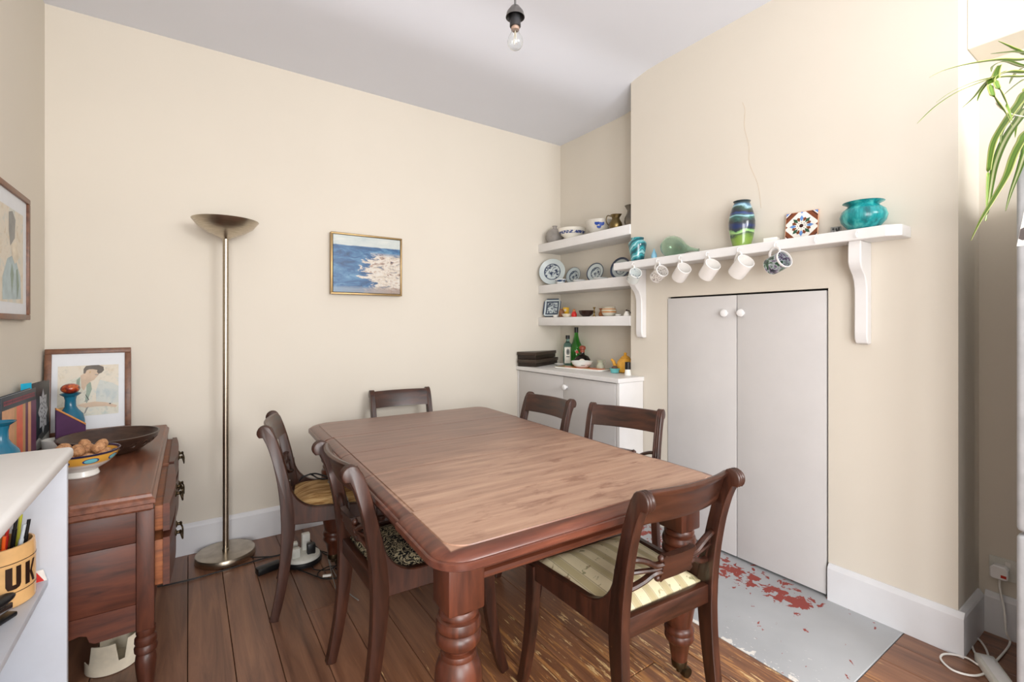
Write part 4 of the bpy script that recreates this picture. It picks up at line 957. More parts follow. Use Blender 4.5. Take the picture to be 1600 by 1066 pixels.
bm = NB(); ball(bm, (0, 0, 0), .034, 24, 12, (1, 1, .68)); b = put('glass_bauble', bm, 'bauble', vz.location+Vector((0, 0, .214+.0225)), 'dark red and gold glass bauble resting on the blue vase', 'bauble')
put('blue_vase', LT(shape(VP, .003), 40), 'teal_glaze', Vector((-.505, 2.2, SBZ+.0006)), 'blue glazed bottle vase before the striped book, cut by the left edge', 'vase')
# purple triangular folder
p = onsb(110, dep=2.04); t_ = thing('triangular_stand', 'purple triangular board with an orange edge leaning before the blue vase', 'board', p, R(32))
obj('board', prism(NB(), [(-.048, .0), (.055, .0), (.055, .085), (-.048, .168)], 'y', 0, .01, .001), 'purple_cover', t_)
obj('edge_strip', prism(NB(), [(-.048, .1685), (.055, .0855), (.055, .094), (-.048, .177)], 'y', -.0005, .0105, .001), 'orange_edge', t_)
put('white_dish', LT(shape([(.044, 0), (.048, .004), (.050, .042)], .003), 36), 'ceram', Vector((-.462, 2.755, SBZ+.0006)), 'plain white round dish between the standing books and the carved bowl', 'dish')
# books standing against the left wall
def book(label, p0, p1, z1, cover, prints, thick=.018):
    a, b = Vector((p0[0], p0[1], 0)), Vector((p1[0], p1[1], 0)); d = b-a; L_ = d.length
    t_ = thing('book', label, 'book', (a.x, a.y, SBZ+.0006), math.atan2(d.y, d.x), 'books on the sideboard'); H_ = z1-SBZ
    obj('cover', bx(0, L_, 0, .0025, 0, H_, .0006), cover, t_); obj('cover', bx(0, L_, thick-.0025, thick, 0, H_, .0006), cover, t_); obj('spine', bx(0, .003, .0026, thick-.0026, 0, H_, .0004), cover, t_)
    obj('pages', bx(.0035, L_-.004, .0027, thick-.0027, .003, H_-.004, 0), 'paper', t_, smooth=0)
    bm = NB(); ms_ = []
    for pts, m, dd in prints:
        if m not in ms_: ms_.append(m)
        poly(bm, [(x*L_, z*H_) for x, z in pts], 'y', -.0004-dd*.0003, ms_.index(m))
    obj('cover_print', bm, ms_, t_, smooth=0); return t_
def rc(x0, x1, z0, z1): return [(x0, z0), (x1, z0), (x1, z1), (x0, z1)]
pr = [(rc(.02, .9, .02, .83), 'peach', 0), (rc(.34, .40, .02, .83), 'tan', 1), (rc(.40, .58, .02, .83), 'salmon', 1), (rc(.58, .66, .02, .83), 'tan', 1), (rc(.66, .74, .02, .83), 'plum', 1), (rc(.74, .83, .02, .83), 'peach', 1), (rc(.83, 1, .02, .83), 'plum', 1)]
xq = .06                                               # the title is too small to read: only its pink letter strokes
while xq < .92:
    wq = random.choice((.018, .026, .03)); pr.append((rc(xq, xq+wq*.35, .885, .945), 'pinktext', 2)); pr.append((rc(xq+wq*.5, xq+wq*.9, .885, .905), 'pinktext', 2)); pr.append((rc(xq+wq*.4, xq+wq*.8, .93, .945), 'pinktext', 2)); xq += wq+.008
book('large book with vertical pink, orange and plum stripes standing against the left wall', (-.531, 2.323), (-.507, 2.645), .996, 'book_navy', pr)
def star(cx_, cz_, rx, rz, n=8, inner=.72): return [(cx_+(rx if k % 2 == 0 else rx*inner)*math.sin(math.pi*k/n), cz_+(rz if k % 2 == 0 else rz*inner)*math.cos(math.pi*k/n)) for k in range(2*n)]
pr = [([(.02, .02), (.98, .02), (.98, .3), (.7, .2), (.4, .17), (.02, .05)], 'wash_grey', 0), ([(.4, .2), (.98, .36), (.98, .22), (.6, .14)], 'ink', 1), (star(.66, .56, .24, .34), 'silver_print', 2)]
for k in range(30):
    a = k*2.4; rr = .05+.15*(k/30); pr.append((star(.66+rr*math.cos(a), .56+rr*1.3*math.sin(a), .018, .022, 3), 'ink', 3))
book('dark book with a silver star ornament standing behind the striped book', (-.532, 2.665), (-.510, 2.885), 1.003, 'book_dark', pr, .016)
put('cyan_card', bx(-.022, .022, 0, .002, 0, .294, .0004), 'cyan_card', Vector((-.536, 2.655, SBZ+.0006)), 'bright cyan card sticking up between the two standing books', 'card', R(60), smooth=0)
# framed pictures: frame, mount, print (local XZ, facing -y)
def framed(name, label, w, h, fw, fm, prints, sheet, mount, depth=.02, cat='picture', glazed=True):
    t_ = thing(name, label, cat)
    for a in ((0, w, 0, fw), (0, w, h-fw, h), (0, fw, fw, h-fw), (w-fw, w, fw, h-fw)):
        f_ = obj('frame_side', bx(a[0], a[1], 0, depth, a[2], a[3], .003), fm, t_)
    obj('backing', bx(fw*.8, w-fw*.8, depth*.45, depth*.8, fw*.8, h-fw*.8, 0), mount, t_, smooth=0)
    bm = NB(); ms_ = [sheet]
    x0, x1, z0, z1 = prints[0]; poly(bm, rc(x0*w, x1*w, z0*h, z1*h), 'y', depth*.45-.0004, 0)
    W2, H2 = (x1-x0)*w, (z1-z0)*h
    for i, (pts, m) in enumerate(prints[1:]):
        if m not in ms_: ms_.append(m)
        poly(bm, [(x0*w+a*W2, z0*h+b*H2) for a, b in pts], 'y', depth*.45-.0006-.00012*i, ms_.index(m))
    obj('print', bm, ms_, t_, smooth=0)
    return t_
def wash(name, base, tints, sc=6):
    t = NT(name); v = t.coord(scale=(1, 1, 1)); f = t.noise(v, sc, 5, .6, .8); g = t.noise(v, sc*2.7, 4, .6)
    c = t.ramp(f, [(.3, tints[0]), (.45, base), (.55, base), (.72, tints[1])]); c = t.mix(t.math('MULTIPLY', t.step(g, .58, .7), .35), c, lin(tints[2]))
    MAT[name] = t.fin(c, .6)
wash('wash_paper', (222, 214, 198), [(206, 190, 164), (196, 206, 202), (168, 172, 164)], 14)
wash('wash_shirt', (216, 214, 200), [(196, 194, 178), (190, 200, 196), (140, 150, 144)], 22)
wash('wash_backdrop', (204, 208, 202), [(176, 190, 194), (214, 206, 188), (150, 168, 160)], 10)
fig = [(.145, .845, .215, .80),
       ([(.0, .0), (1, 0), (1, .22), (.7, .26), (.4, .22), (.1, .3), (0, .3)], 'wash_shirt'),
       ([(.5, .2), (.62, .26), (.62, .5), (.68, .7), (.9, .62), (1, .55), (1, .22), (.7, .2)], 'wash_backdrop'),
       ([(.02, .25), (.0, .45), (.05, .62), (.18, .72), (.34, .78), (.46, .74), (.54, .6), (.57, .45), (.55, .3), (.3, .24)], 'wash_shirt'),
       ([(.30, .72), (.36, .78), (.34, .5), (.28, .4)], 'wash_green'), ([(.46, .66), (.53, .66), (.55, .52), (.5, .36), (.47, .24), (.44, .3), (.46, .5)], 'wash_green'),
       ([(.36, .80), (.45, .86), (.52, .76), (.53, .68), (.47, .62), (.42, .5), (.38, .56), (.37, .7)], 'skin'),
       ([(.42, .92), (.5, .97), (.6, .95), (.68, .88), (.66, .80), (.62, .75), (.58, .70), (.53, .68), (.48, .72), (.44, .8)], 'skin'),
       ([(.41, .84), (.41, .93), (.45, .99), (.55, 1.0), (.66, 1.0), (.74, .96), (.75, .89), (.71, .84), (.66, .82), (.63, .86), (.64, .9), (.56, .92), (.5, .92), (.46, .9), (.44, .84)], 'hair'),
       ([(.6, .815), (.66, .81), (.655, .798), (.6, .80)], 'wash_grey'), ([(.5, .875), (.53, .885), (.53, .85), (.505, .84)], 'wash_tan'),
       ([(.3, .22), (.45, .25), (.6, .27), (.78, .24), (.88, .2), (.98, .16), (.95, .12), (.8, .16), (.6, .17), (.45, .16)], 'skin'),
       ([(.02, .2), (.3, .22), (.35, .13), (.1, .1), (.02, .14)], 'wash_tan'), ([(.46, .16), (.5, .18), (.45, .06), (.42, .03)], 'wash_grey'), ([(.84, .215), (.87, .215), (.87, .195), (.84, .195)], 'ink'), ([(.44, .3), (.5, .32), (.49, .29), (.42, .275)], 'wash_grey'), ([(.44, .42), (.45, .42), (.51, .31), (.495, .31)], 'ink')]
f1 = framed('framed_watercolour', 'brown-framed watercolour of a seated figure reading, leaning on the wall atop the sideboard', .318, .418, .025, 'framewood', fig, 'wash_paper', 'paper')
f1.matrix_world = Matrix.Translation((-.556, 3.012, SBZ+.0008)) @ Matrix.Rotation(R(5), 4, 'Z') @ Matrix.Rotation(R(-10), 4, 'X')
f1.location.y += .0
# picture on the left wall
A = onx(47.5, 313, XL+.02); Bm = onx(38, 500, XL+.02)
fig2 = [(.12, .86, .13, .84), ([(.3, .25), (.45, .45), (.6, .5), (.75, .45), (.9, .3), (.92, .05), (.3, .02)], 'wash_blue'), ([(.5, .95), (.62, .98), (.72, .9), (.7, .7), (.55, .6), (.5, .75)], 'wash_grey'), ([(.6, .62), (.75, .68), (.85, .5), (.7, .42), (.6, .5)], 'wash_cream'), ([(.55, .3), (.6, .42), (.66, .3), (.6, .1)], 'wash_green'), ([(.74, .36), (.8, .38), (.85, .2), (.78, .05)], 'wash_green')]
fh = A.z-Bm.z; fwid = .50
f2 = framed('framed_print', 'brown-framed pale watercolour print hanging on the left wall, cut by the left edge', fwid, fh, .022, 'framewood', fig2, 'wash_paper', 'paper')
f2.matrix_world = Matrix.Translation((XL+.021, A.y-fwid, Bm.z)) @ Matrix.Rotation(R(90), 4, 'Z')
# seascape on the back wall
a, b = ony(517, 361.5, YB-.04), ony(628, 373.5, YB-.04); c_ = ony(514.5, 459, YB-.04)
sw, sh = (b.x-a.x), (a.z-c_.z)
f3 = thing('seascape_painting', 'seascape oil painting in a thin gilt frame on the back wall', 'picture', (a.x, YB-.044, c_.z))
for q in ((0, sw, 0, .011), (0, sw, sh-.011, sh), (0, .011, .011, sh-.011), (sw-.011, sw, .011, sh-.011)):
    obj('frame_side', bx(q[0], q[1], 0, .04, q[2], q[3], .0015), 'gilt', f3)
bm = NB(); box(bm, 0, sw-.028, 0, .03, 0, sh-.028, 0); cv = obj('canvas', bm, 'sea', f3, (.014, .004, .014), smooth=0)

# ------------------------------------------------------------------ white bookcase at the left edge
BX, BY0, BY1, BZ = -.285, .86, 1.835, .90
bk = thing('white_bookcase', 'white open bookcase with a rounded top cut by the left edge', 'bookcase', (XL, 0, 0))
D = BX-XL
obj('top', bx(.002, D+.012, BY0-.01, BY1+.004, BZ-.034, BZ, .012, seg=4), 'white', bk)
obj('end_panel', bx(.002, D, BY1-.02, BY1, .002, BZ-.035, .0015), 'whitecase', bk); obj('end_panel', bx(.002, D, BY0, BY0+.02, .002, BZ-.035, .0015), 'whitecase', bk)
obj('back_panel', bx(.002, .008, BY0+.021, BY1-.021, .004, BZ-.035, 0), 'whitecase', bk, smooth=0)
SHZ = .5436
for z in (.02, .19, SHZ-.018): obj('shelf', bx(.009, D-.038, BY0+.021, BY1-.021, z, z+.018, .001), 'whitecase', bk)
# pen mug
mp = Vector((-.402, 1.722, SHZ+.0006)); mr, mh = .0715, .150
mg = thing('pen_mug', 'large tan pot with dark lettering holding pens on the bookcase shelf', 'mug', mp)
obj('mug_body', LT(shape([(mr*.93, 0), (mr*.99, .004), (mr, .012), (mr, mh-.02), (mr*.97, mh)], .005), 48), 'cream_mug', mg)
for zz in (.038, .112):
    M = None; obj('line_band', LT([(mr+.0002, zz), (mr+.0006, zz+.0004), (mr+.0006, zz+.0016), (mr+.0002, zz+.002)], 48), 'letter_brown', mg)
face = math.atan2(-mp.y, -mp.x)
def letter(polys, ctr, zc, hh, ww):
    bm = NB()
    for pl in polys:
        vs = []
        n_ = len(pl); dense = []
        for i in range(n_):
            p_, q_ = pl[i], pl[(i+1) % n_]
            for k in range(3): dense.append((p_[0]+(q_[0]-p_[0])*k/3, p_[1]+(q_[1]-p_[1])*k/3))
        for x, z in dense:
            th = face-R(ctr)*-1+(x*ww)/mr
            vs.append(bm.verts.new(((mr+.0008)*math.cos(th), (mr+.0008)*math.sin(th), zc+z*hh)))
        bm.faces.new(vs)
    return obj('letter', bm, 'letter_brown', mg, smooth=0)
Dp = [[(-.5, -.5), (-.12, -.5), (-.12, .5), (-.5, .5)], [(-.12, .28), (.12, .26), (.12, .5), (-.12, .5)], [(-.12, -.5), (.12, -.5), (.12, -.26), (-.12, -.28)], [(.12, -.5), (.34, -.46), (.5, -.3), (.5, .3), (.34, .46), (.12, .5)]]
Up = [[(-.5, .5), (-.5, -.3), (-.36, -.48), (-.08, -.5), (-.08, .5)], [(.16, .5), (.16, -.5), (.4, -.44), (.5, -.3), (.5, .5)], [(-.08, -.5), (.16, -.5), (.16, -.3), (-.08, -.3)]]
Kp = [[(-.5, -.5), (-.1, -.5), (-.1, .5), (-.5, .5)], [(-.1, -.02), (.22, .5), (.5, .5), (.12, 0)], [(-.1, .05), (.12, 0), (.5, -.5), (.2, -.5), (-.1, -.05)]]
for pl, ct in ((Dp, -8), (Up, 24), (Kp, 56)): letter(pl, ct, .076, .056, .030)
for k, (dx, dy, m, hgt, lean) in enumerate(((.02, .012, 'black', .215, .12), (.034, -.012, 'penw', .19, .2), (.0, .03, 'redp', .19, .1), (.025, .035, 'peng', .2, .12), (-.02, 0, 'black', .20, -.1), (.01, -.03, 'penor', .17, .1), (.045, .015, 'black', .19, .16))):
    pe = tag(obj('pen', LT([(.0045, 0), (.005, .004), (.005, hgt*.8), (.0038, hgt*.8), (.0038, hgt)], 12), m), ['black pen leaning at the right of the lettered pot', 'pale clear pen at the right rim of the lettered pot', 'red pen in the lettered pot', 'yellow-green highlighter in the lettered pot', 'black pen at the left of the lettered pot', 'short orange pen in the lettered pot', 'black pen nearest the end panel in the lettered pot'][k], 'pen', 'pens in the tan pot')
    pe.location = mp+Vector((dx*.7, dy*.7, .006)); pe.rotation_euler = (lean*dy/.04*-.6, lean*.8, 0)
# black stapler and small red packet on the shelf
p = onz(4, 978, SHZ); t_ = thing('stapler', 'black rounded stapler on the bookcase shelf before the lettered pot', 'stapler', (p.x-.02, p.y, SHZ+.0006), R(60))
bm = NB(); ball(bm, (0, 0, .05), .03, 20, 10, (1.9, .75, .42)); obj('top_arm', bm, 'black', t_)
obj('base', bx(-.05, .05, -.016, .016, 0, .012, .004), 'black', t_); obj('magazine', bx(-.045, .045, -.009, .009, .02, .036, .002), 'steel', t_); obj('hinge', bx(-.055, -.035, -.014, .014, .0125, .045, .003), 'black', t_)
p = Vector((-.352, 1.795, SHZ+.0006)); t_ = thing('card_packet', 'small red and white folded card leaning behind the lettered pot', 'card', p, R(15))
obj('card', prism(NB(), [(-.05, 0), (.03, 0), (.022, .032), (-.05, .04)], 'y', 0, .001, 0), 'whitep', t_, smooth=0); obj('red_panel', prism(NB(), [(-.05, .001), (.024, .001), (.008, .03), (-.05, .036)], 'y', -.0008, -.0002, 0), 'redp', t_, smooth=0)

# ------------------------------------------------------------------ under the sideboard
bm = NB(); n = 44; r0, th_ = .080, .003; outer = []
rings = []
for k in range(n+1):
    a = R(-70+k*290/n); zt = .105
    aa = math.degrees(a)
    if 150 < aa < 215: zt = .105+.055*math.sin(math.pi*(aa-150)/65)
    if -70 <= aa < -40 or 20 < aa < 42: zt = .04
    rings.append([((r0-th_)*math.cos(a), (r0-th_)*math.sin(a), 0), (r0*math.cos(a), r0*math.sin(a), 0), (r0*math.cos(a), r0*math.sin(a), zt), ((r0-th_)*math.cos(a), (r0-th_)*math.sin(a), zt)])
loft(bm, rings); lathe(bm, [(0, 0), (r0-th_, 0), (r0-th_, .002), (0, .002)], 40)
put('cut_container', bm, 'ivory', Vector((-.232, 2.28, .0012)), 'white plastic cut-away round container standing under the sideboard', 'container', R(-95))
bm = NB(); pts = smooth_path([(0, 0, .0), (.005, .0, .06), (.012, 0, .12), (.004, 0, .17)], 5); tube(bm, pts, [.016]*5+[.02]*6+[.016]*5, 10, flat=.5)
put('wooden_spatula', bm, 'oak', Vector((-.372, 2.06, .0025)), 'pale wooden spatula showing between bookcase and sideboard apron', 'spatula')
put('blue_grey_tin', LT([(.05, 0), (.052, .004), (.052, .15), (.048, .153), (0, .153)], 32), 'bluegrey', Vector((-.40, 2.17, .001)), 'dark blue-grey tin on the floor beneath the sideboard apron', 'tin')

# ------------------------------------------------------------------ uplighter floor lamp
lp = thing('floor_lamp', 'tall brushed metal uplighter floor lamp with bowl shade against the back wall', 'lamp', (.163, 2.965, .0005))
obj('base', LT([(.125, 0), (.138, .002), (.141, .008), (.141, .03), (.137, .036), (.02, .0375), (0, .0375)], 64), 'nickel', lp)
obj('pole', LT([(.0165, .037), (.0165, .05), (.0145, .052), (.0145, 1.70), (.0145, 1.715)], 28), 'nickel', lp)
sh_ = obj('bowl_shade', LT([(.012, 1.705), (.02, 1.712), (.045, 1.722), (.09, 1.742), (.13, 1.770), (.155, 1.803), (.157, 1.806), (.154, 1.806), (.128, 1.775), (.088, 1.747), (.04, 1.727), (0, 1.722)], 56), 'nickel', lp)
# flexes on the floor
def fl(u, v, z=.004): p = onz(u, v, 0); return Vector((p.x, p.y, z+.0015))
def flex(name, label, pts, r=.0035, m='cable'):
    bm = NB(); tube(bm, smooth_path(pts, 8), r, 7); return tag(obj(name, bm, m), label, 'cable')
flex('black_flex', 'black flex running across the boards from the sideboard to the power pod', [fl(200, 927), fl(245, 919), fl(300, 907), fl(370, 887), fl(410, 875), fl(436, 869), fl(452, 868, .02)])
flex('lamp_flex', 'black flex leading from the lamp base to the power pod', [fl(383, 868, .012), fl(390, 872), fl(415, 872), fl(437, 869), fl(448, 864, .02)], .003)
flex('looped_flex', 'tangled black flex looped on the boards right of the power pod', [fl(478, 845, .03), fl(500, 862), fl(516, 872), fl(526, 880), fl(520, 890), fl(500, 893), fl(488, 888), fl(492, 868), fl(496, 862), fl(516, 867), fl(530, 873), fl(527, 885), fl(512, 889, .008), fl(497, 897), fl(500, 905), fl(520, 906), fl(533, 899), fl(524, 890)], .0028)
flex('trailing_flex', 'thin black flex trailing from the power pod toward the near chair', [fl(466, 892), fl(480, 897), fl(496, 903), fl(510, 906), fl(545, 905)], .003)
cA = cl(-.05, -.1, .49)
flex('hanging_flex', 'thin grey flex draped over the tan chair seat and hanging to the floor', [cl(-.04, -.02, .4895), cl(.02, .0, .4905), cl(.10, .03, .4905), cl(.165, .05, .484), cl(.217, .06, .468), cl(.224, .062, .40), cl(.225, .06, .2), cl(.22, .03, .04), fl(512, 872), fl(520, 892), fl(538, 922), fl(560, 940)], .0022, 'wash_grey')
pc = onz(473, 878); pd = thing('power_pod', 'round grey and white multi-socket power pod on the floor under the tan chair', 'socket', (pc.x, pc.y, .001))
obj('base', LT([(.085, 0), (.094, .004), (.095, .018), (.09, .026), (0, .028)], 40), 'black', pd); obj('top', LT([(.086, .0265), (.084, .04), (.06, .05), (0, .052)], 40), 'socketw', pd)
for k, (dx, dy, h, m) in enumerate(((-.04, .03, .05, 'socketw'), (.02, .03, .085, 'socketw'), (.035, -.03, .05, 'black'), (-.04, -.035, .045, 'socketw'))):
    obj('plug', bx(dx-.02, dx+.02, dy-.016, dy+.016, .046, .05+h, .005), m, pd)
pa_, pb_ = onz(404, 902), onz(440, 888); an = math.atan2((pb_-pa_).y, (pb_-pa_).x); t_ = thing('power_adaptor', 'black brick-shaped power adaptor on the boards left of the power pod', 'adaptor', (pa_.x, pa_.y, .001), an)
obj('case', bx(0, .115, 0, .045, 0, .032, .005), 'black', t_); obj('flex_stub', bx(.115, .13, .017, .027, .01, .02, .003), 'black', t_)
q = onz(511, 903); put('cable_connector', bx(-.02, .02, -.006, .006, 0, .01, .002), 'whitep', Vector((q.x, q.y, .006)), 'tiny white inline cable connector lying among the looped flex', 'connector', R(-20))

# ------------------------------------------------------------------ pendant bulb
pp = ond(805, 40, 1.42); bz = 1.25+429/740*1.42
zc_ = cz(pp.y)
pn = thing('pendant_light', 'bare clear bulb in a dark metal holder hanging from the ceiling', 'pendant light', (pp.x, pp.y, bz))
obj('cord', LT([(.0032, .126), (.0032, zc_-bz-.02)], 12), plain('grey_flex', (92, 92, 92), .5), pn)
obj('ceiling_rose', LT([(.045, zc_-bz-.022), (.042, zc_-bz-.004), (.03, zc_-bz), (.0, zc_-bz)], 32), 'white', pn)
obj('skirt_ring', LT([(.006, .130), (.012, .126), (.024, .110), (.0275, .097), (.0285, .097), (.025, .112), (.013, .129), (.006, .134)], 32), plain('dark_chrome', (120, 118, 116), .3, .9), pn)
obj('lamp_holder', LT([(.010, .126), (.0155, .123), (.0165, .11), (.0165, .070), (.015, .068), (.012, .068)], 28), plain('gunmetal', (72, 72, 74), .35, .8), pn)
bb = obj('bulb', LT([(.0005, 0), (.009, .001), (.016, .0055), (.0218, .0145), (.0235, .024), (.0216, .034), (.0165, .044), (.0125, .051), (.0112, .058), (.0104, .058), (.0117, .051), (.0157, .044), (.0208, .034), (.0227, .024), (.021, .0145), (.0153, .0063), (.0085, .0018), (.0005, .001)], 32), 'glass', pn)
obj('bulb_cap', LT([(.0115, .0585), (.0125, .0595), (.0125, .070), (0, .070)], 24), plain('bulb_cap_metal', (196, 168, 150), .35, .7), bb)
bm = NB()
for k in range(4):
    a = k*math.pi/2; tube(bm, [(.003*math.cos(a), .003*math.sin(a), .052), (.006*math.cos(a), .006*math.sin(a), .018)], .0006, 5)
tube(bm, [(0, 0, .058), (0, 0, .036)], .0015, 6); obj('filament', bm, 'ivory', bb)

# ------------------------------------------------------------------ fridge and spider plant at the right edge
FX, FY = 2.05, .322
fr = thing('grey_fridge', 'tall grey fridge with a rounded pale edge at the right edge', 'fridge', (FX, FY, 0))
obj('body', bx(.055, .60, -.60, -.004, .03, 1.735, .006), 'fridge', fr)
for z0, z1 in ((.06, .62), (.63, 1.732)):
    dd = obj('door', bx(0, .05, -.60, 0, z0, z1, .012, seg=4), 'fridge', fr)
    obj('handle', bx(-.03, -.001, -.57, -.545, z1-.35 if z1 < 1 else z0+.05, z1-.1 if z1 < 1 else z0+.35, .006), 'fridge_edge', dd)
    obj('edge_seal', bx(.0505, .0545, -.596, -.004, z0+.004, z1-.004, .001), 'white', dd)
for y in (-.55, -.05): obj('foot', LT([(.02, 0), (.02, .03)], 16, c=(.1, y, 0)), 'black', fr)
p0 = onx(1588.5, 385, FX-.001); p1 = onx(1596, 315, FX-.001)
t_ = thing('postcard', 'white card with a grey rock picture fixed to the fridge door', 'card', (FX-.0008, p0.y, p0.z))
obj('card', prism(NB(), [(0, 0), (-.12, .0), (-.12, p1.z-p0.z+.01), (-.0195, p1.z-p0.z)], 'x', -.0007, 0, 0), 'whitep', t_, smooth=0)
bm = NB(); poly(bm, [(-.004, .022), (-.012, .016), (-.03, .02), (-.09, .03), (-.1, .06), (-.06, .1), (-.03, .062), (-.008, .05)], 'x', -.0012, 0); obj('rock_picture', bm, 'rock', t_, smooth=0)
pot = Vector((2.33, .12, 1.7362))
pl = thing('spider_plant', 'variegated spider plant trailing long arching leaves from the top of the grey fridge', 'plant', pot)
obj('pot', LT(shape([(.055, 0), (.065, .004), (.082, .13), (.09, .14), (.09, .155)], .005), 36), 'terracotta', pl); obj('soil', LT([(0, .125), (.076, .125), (.076, .132), (0, .136)], 28), 'soil', pl)
def leaf(pts, w, m, droop=.25):
    P_ = smooth_path([Vector(q)-pot for q in pts], 7); n_ = len(P_); bm = NB(); uvl = bm.loops.layers.uv.new('UVMap'); rows = []
    for i, p in enumerate(P_):
        t = i/(n_-1); d = (P_[min(i+1, n_-1)]-P_[max(i-1, 0)]).normalized()
        sd = d.cross(Vector((0, 0, 1)))
        if sd.length < .25: sd = d.cross(Vector((_F.x, _F.y, 0)))
        sd.normalize(); nn = sd.cross(d).normalized()
        ww = w*(min(1, .55+t*2))*(1-max(0, (t-.35)/.65)**1.6)+.0006
        rows.append([(bm.verts.new(p+sd*ww*k+nn*abs(k)*ww*droop), (k+1)/2) for k in (-1, -.5, 0, .5, 1)])
    for a, b in zip(rows, rows[1:]):
        for k in range(4):
            f = bm.faces.new((a[k][0], a[k+1][0], b[k+1][0], b[k][0]))
            for lp_, vv in zip(f.loops, (a[k][1], a[k+1][1], b[k+1][1], b[k][1])): lp_[uvl].uv = (vv, 0)
    me = bpy.data.meshes.new('leaf'); bm.to_mesh(me); bm.free(); me.materials.append(MAT[m]); me.shade_smooth()
    o = obj('leaf', me, None, pl); sm = o.modifiers.new('thickness', 'SOLIDIFY'); sm.thickness = .0006; return o
root = pot+Vector((0, 0, .14)); rp = lambda dx, dy: root+Vector((dx, dy, 0))
LV = [  # (photo column, row, distance) along each leaf, then half width
    ([(1608, 92, 1.52), (1560, 94, 1.47), (1515, 100, 1.43), (1475, 110, 1.40), (1452, 121, 1.38)], .0085, 'leaf'),
    ([(1612, 112, 1.50), (1575, 113, 1.47), (1545, 124, 1.43), (1500, 142, 1.40), (1462, 166, 1.38), (1433, 193, 1.36)], .009, 'leaf'),
    ([(1610, 118, 1.50), (1570, 120, 1.46), (1530, 126, 1.44), (1490, 142, 1.42), (1463, 160, 1.40)], .006, 'leaf'),
    ([(1612, 104, 1.52), (1572, 96, 1.48), (1552, 103, 1.46), (1549, 112, 1.45)], .007, 'leaf2'),
    ([(1612, 80, 1.52), (1585, 81, 1.5), (1560, 83, 1.48), (1548, 84, 1.47)], .006, 'leaf2'),
    ([(1612, 84, 1.55), (1590, 78, 1.54), (1575, 71, 1.53), (1560, 64, 1.52)], .006, 'leaf'),
    ([(1570, 112, 1.46), (1556, 118, 1.44), (1548, 130, 1.43), (1555, 155, 1.42), (1570, 175, 1.41), (1582, 198, 1.4)], .010, 'leaf'),
    ([(1562, 102, 1.45), (1556, 120, 1.43), (1562, 140, 1.42), (1574, 165, 1.41), (1582, 190, 1.40)], .009, 'leaf'),
    ([(1560, 112, 1.46), (1540, 130, 1.45), (1522, 152, 1.44), (1504, 168, 1.43)], .005, 'leaf'),
    ([(1562, 115, 1.46), (1545, 128, 1.45), (1532, 145, 1.44), (1527, 158, 1.43)], .004, 'leaf'),
    ([(1612, 120, 1.5), (1594, 128, 1.48), (1578, 140, 1.47), (1569, 148, 1.46)], .005, 'leaf2'),
    ([(1612, 138, 1.5), (1592, 162, 1.46), (1572, 190, 1.43), (1554, 220, 1.41), (1547, 250, 1.4), (1543, 290, 1.39), (1541, 345, 1.38)], .0115, 'leaf'),
    ([(1612, 165, 1.5), (1590, 190, 1.45), (1570, 220, 1.42), (1556, 255, 1.40), (1549, 290, 1.39), (1543, 330, 1.38), (1539, 346, 1.38)], .0115, 'leaf2'),
    ([(1612, 200, 1.36), (1596, 222, 1.34), (1584, 245, 1.33), (1573, 275, 1.32), (1552, 312, 1.31), (1532, 345, 1.30), (1517, 376, 1.30)], .011, 'leaf'),
    ([(1614, 215, 1.44), (1602, 240, 1.42), (1592, 268, 1.41), (1580, 300, 1.4), (1571, 330, 1.39)], .010, 'leaf2'),
    ([(1614, 128, 1.55), (1600, 150, 1.56), (1590, 185, 1.56), (1586, 215, 1.55)], .010, 'leaf'),
    ([(1614, 100, 1.56), (1596, 108, 1.56), (1584, 118, 1.55), (1577, 131, 1.54)], .009, 'leaf2'),
    ([(1612, 150, 1.5), (1590, 175, 1.46), (1572, 195, 1.44), (1565, 210, 1.43), (1563, 232, 1.42)], .006, 'leaf2'),
]
for pts, w, m in LV:
    q = [ond(u, v, dd) for u, v, dd in pts]
    if pts[0][0] > 1600:
        hgt = max(q[0].z+.02, root.z+.06)
        q = [rp(random.uniform(-.02, .02), random.uniform(-.02, .02)), Vector(((root.x+q[0].x)/2, (root.y+q[0].y)/2, max((root.z+q[0].z)/2, hgt)))]+q
    leaf(q, w, m)
for k in range(7):       # leaves on the far side of the pot
    a = R(-100+k*32); L_ = random.uniform(.2, .3)
    leaf([rp(0, 0), root+Vector((math.cos(a)*L_*.4, math.sin(a)*L_*.4, .13)), root+Vector((math.cos(a)*L_*.85, math.sin(a)*L_*.85, .06)), root+Vector((math.cos(a)*L_, math.sin(a)*L_, -.06))], .009, 'leaf' if k % 2 else 'leaf2')
st = [ond(u, v, dd) for u, v, dd in ((1556, 160, 1.43), (1562, 168, 1.42), (1580, 178, 1.43), (1604, 183, 1.45))]
bm = NB(); tube(bm, [p-pot for p in smooth_path(st, 5)], .0016, 6); obj('runner', bm, 'wash_cream', pl)

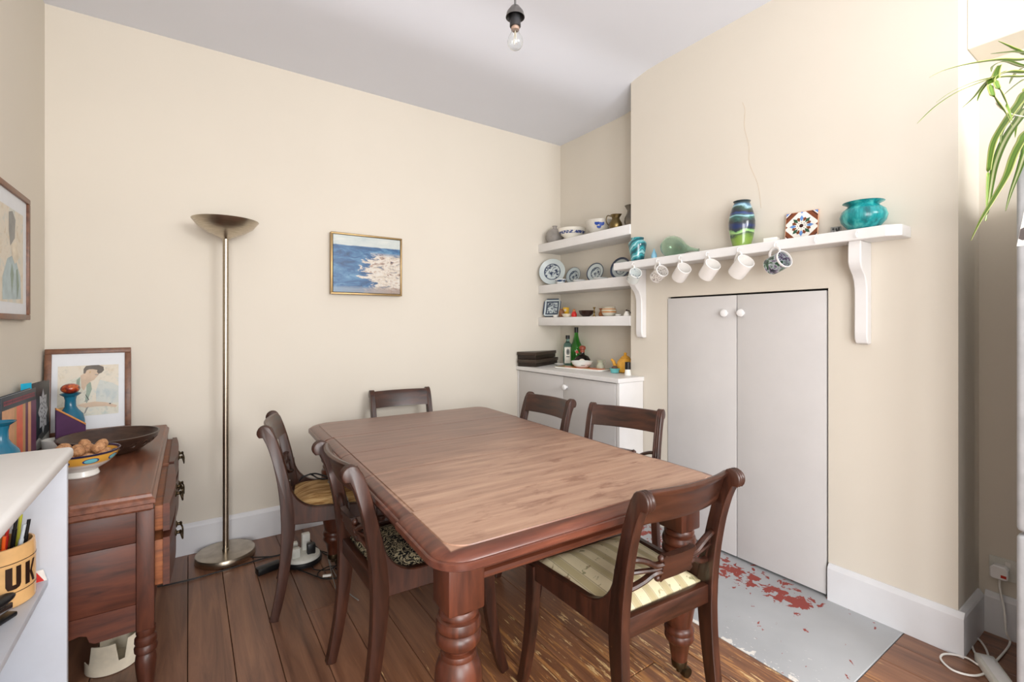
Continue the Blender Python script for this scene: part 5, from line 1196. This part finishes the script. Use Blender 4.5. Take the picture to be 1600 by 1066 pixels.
# ------------------------------------------------------------------ socket, plug, cable and extension lead in the right recess
s0 = onx(1546, 893, XR2)
sk = thing('wall_socket', 'white double wall socket low on the right recess wall', 'socket', (XR2, s0.y, .27))
obj('plate', bx(-.009, -.0005, -.147, 0, -.043, .043, .003), 'socketw', sk)
for yy in (-.055, -.092): obj('rocker_switch', bx(-.012, -.0092, yy-.008, yy+.008, .012, .032, .001), 'whitep', sk)
t_ = thing('white_plug', 'white mains plug with red fuse mark pushed into the wall socket', 'plug', (XR2-.0097, s0.y-.034, .262))
bm = prism(NB(), [(-.026, -.02), (-.02, -.026), (.02, -.026), (.026, -.02), (.026, .015), (.016, .027), (-.016, .027), (-.026, .015)], 'x', -.036, 0, .004); obj('case', bm, 'knobwhite', t_)
obj('fuse_mark', bx(-.0365, -.0355, -.022, -.006, -.016, -.005, .0003), 'red_switch', t_)
def fz(u, v, z): p = onz(u, v, z); return p
pc_ = Vector((XR2-.02, s0.y-.034, .233))
flex('white_cable', 'white mains cable dropping from the plug and looping on the boards', [pc_, (XR2-.03, s0.y-.035, .20), (XR2-.045, s0.y-.05, .12), (XR2-.07, s0.y-.06, .05), fz(1578, 1005, .008), fz(1562, 1027, .006), fz(1540, 1044, .006), fz(1510, 1028, .006), fz(1478, 1022, .006), fz(1470, 1030, .006), fz(1490, 1048, .006), fz(1525, 1056, .006), fz(1545, 1045, .006), fz(1542, 1018, .006), fz(1528, 998, .006), fz(1518, 1000, .006), fz(1522, 1018, .006), fz(1535, 1032, .03)], .0035, 'whitep')
a, b = onz(1537, 1036), onz(1575, 1090); t_ = thing('extension_lead', 'long white extension lead lying on the boards by the fridge', 'extension lead', (a.x, a.y, .001), math.atan2((b-a).y, (b-a).x))
obj('case', bx(0, .19, -.028, .028, 0, .034, .006), 'socketw', t_); obj('ridge', bx(.02, .17, -.018, .018, .0345, .037, .001), 'knobwhite', t_)
a = onz(1575, 985); put('wooden_offcut', bx(-.02, .12, -.10, .07, .001, .02, .002), plain('pale_board', (176, 138, 104), .6, var=.12), Vector((a.x+.02, a.y-.02, 0)), 'pale wooden offcut lying on the floor beside the fridge', 'board', R(-12))
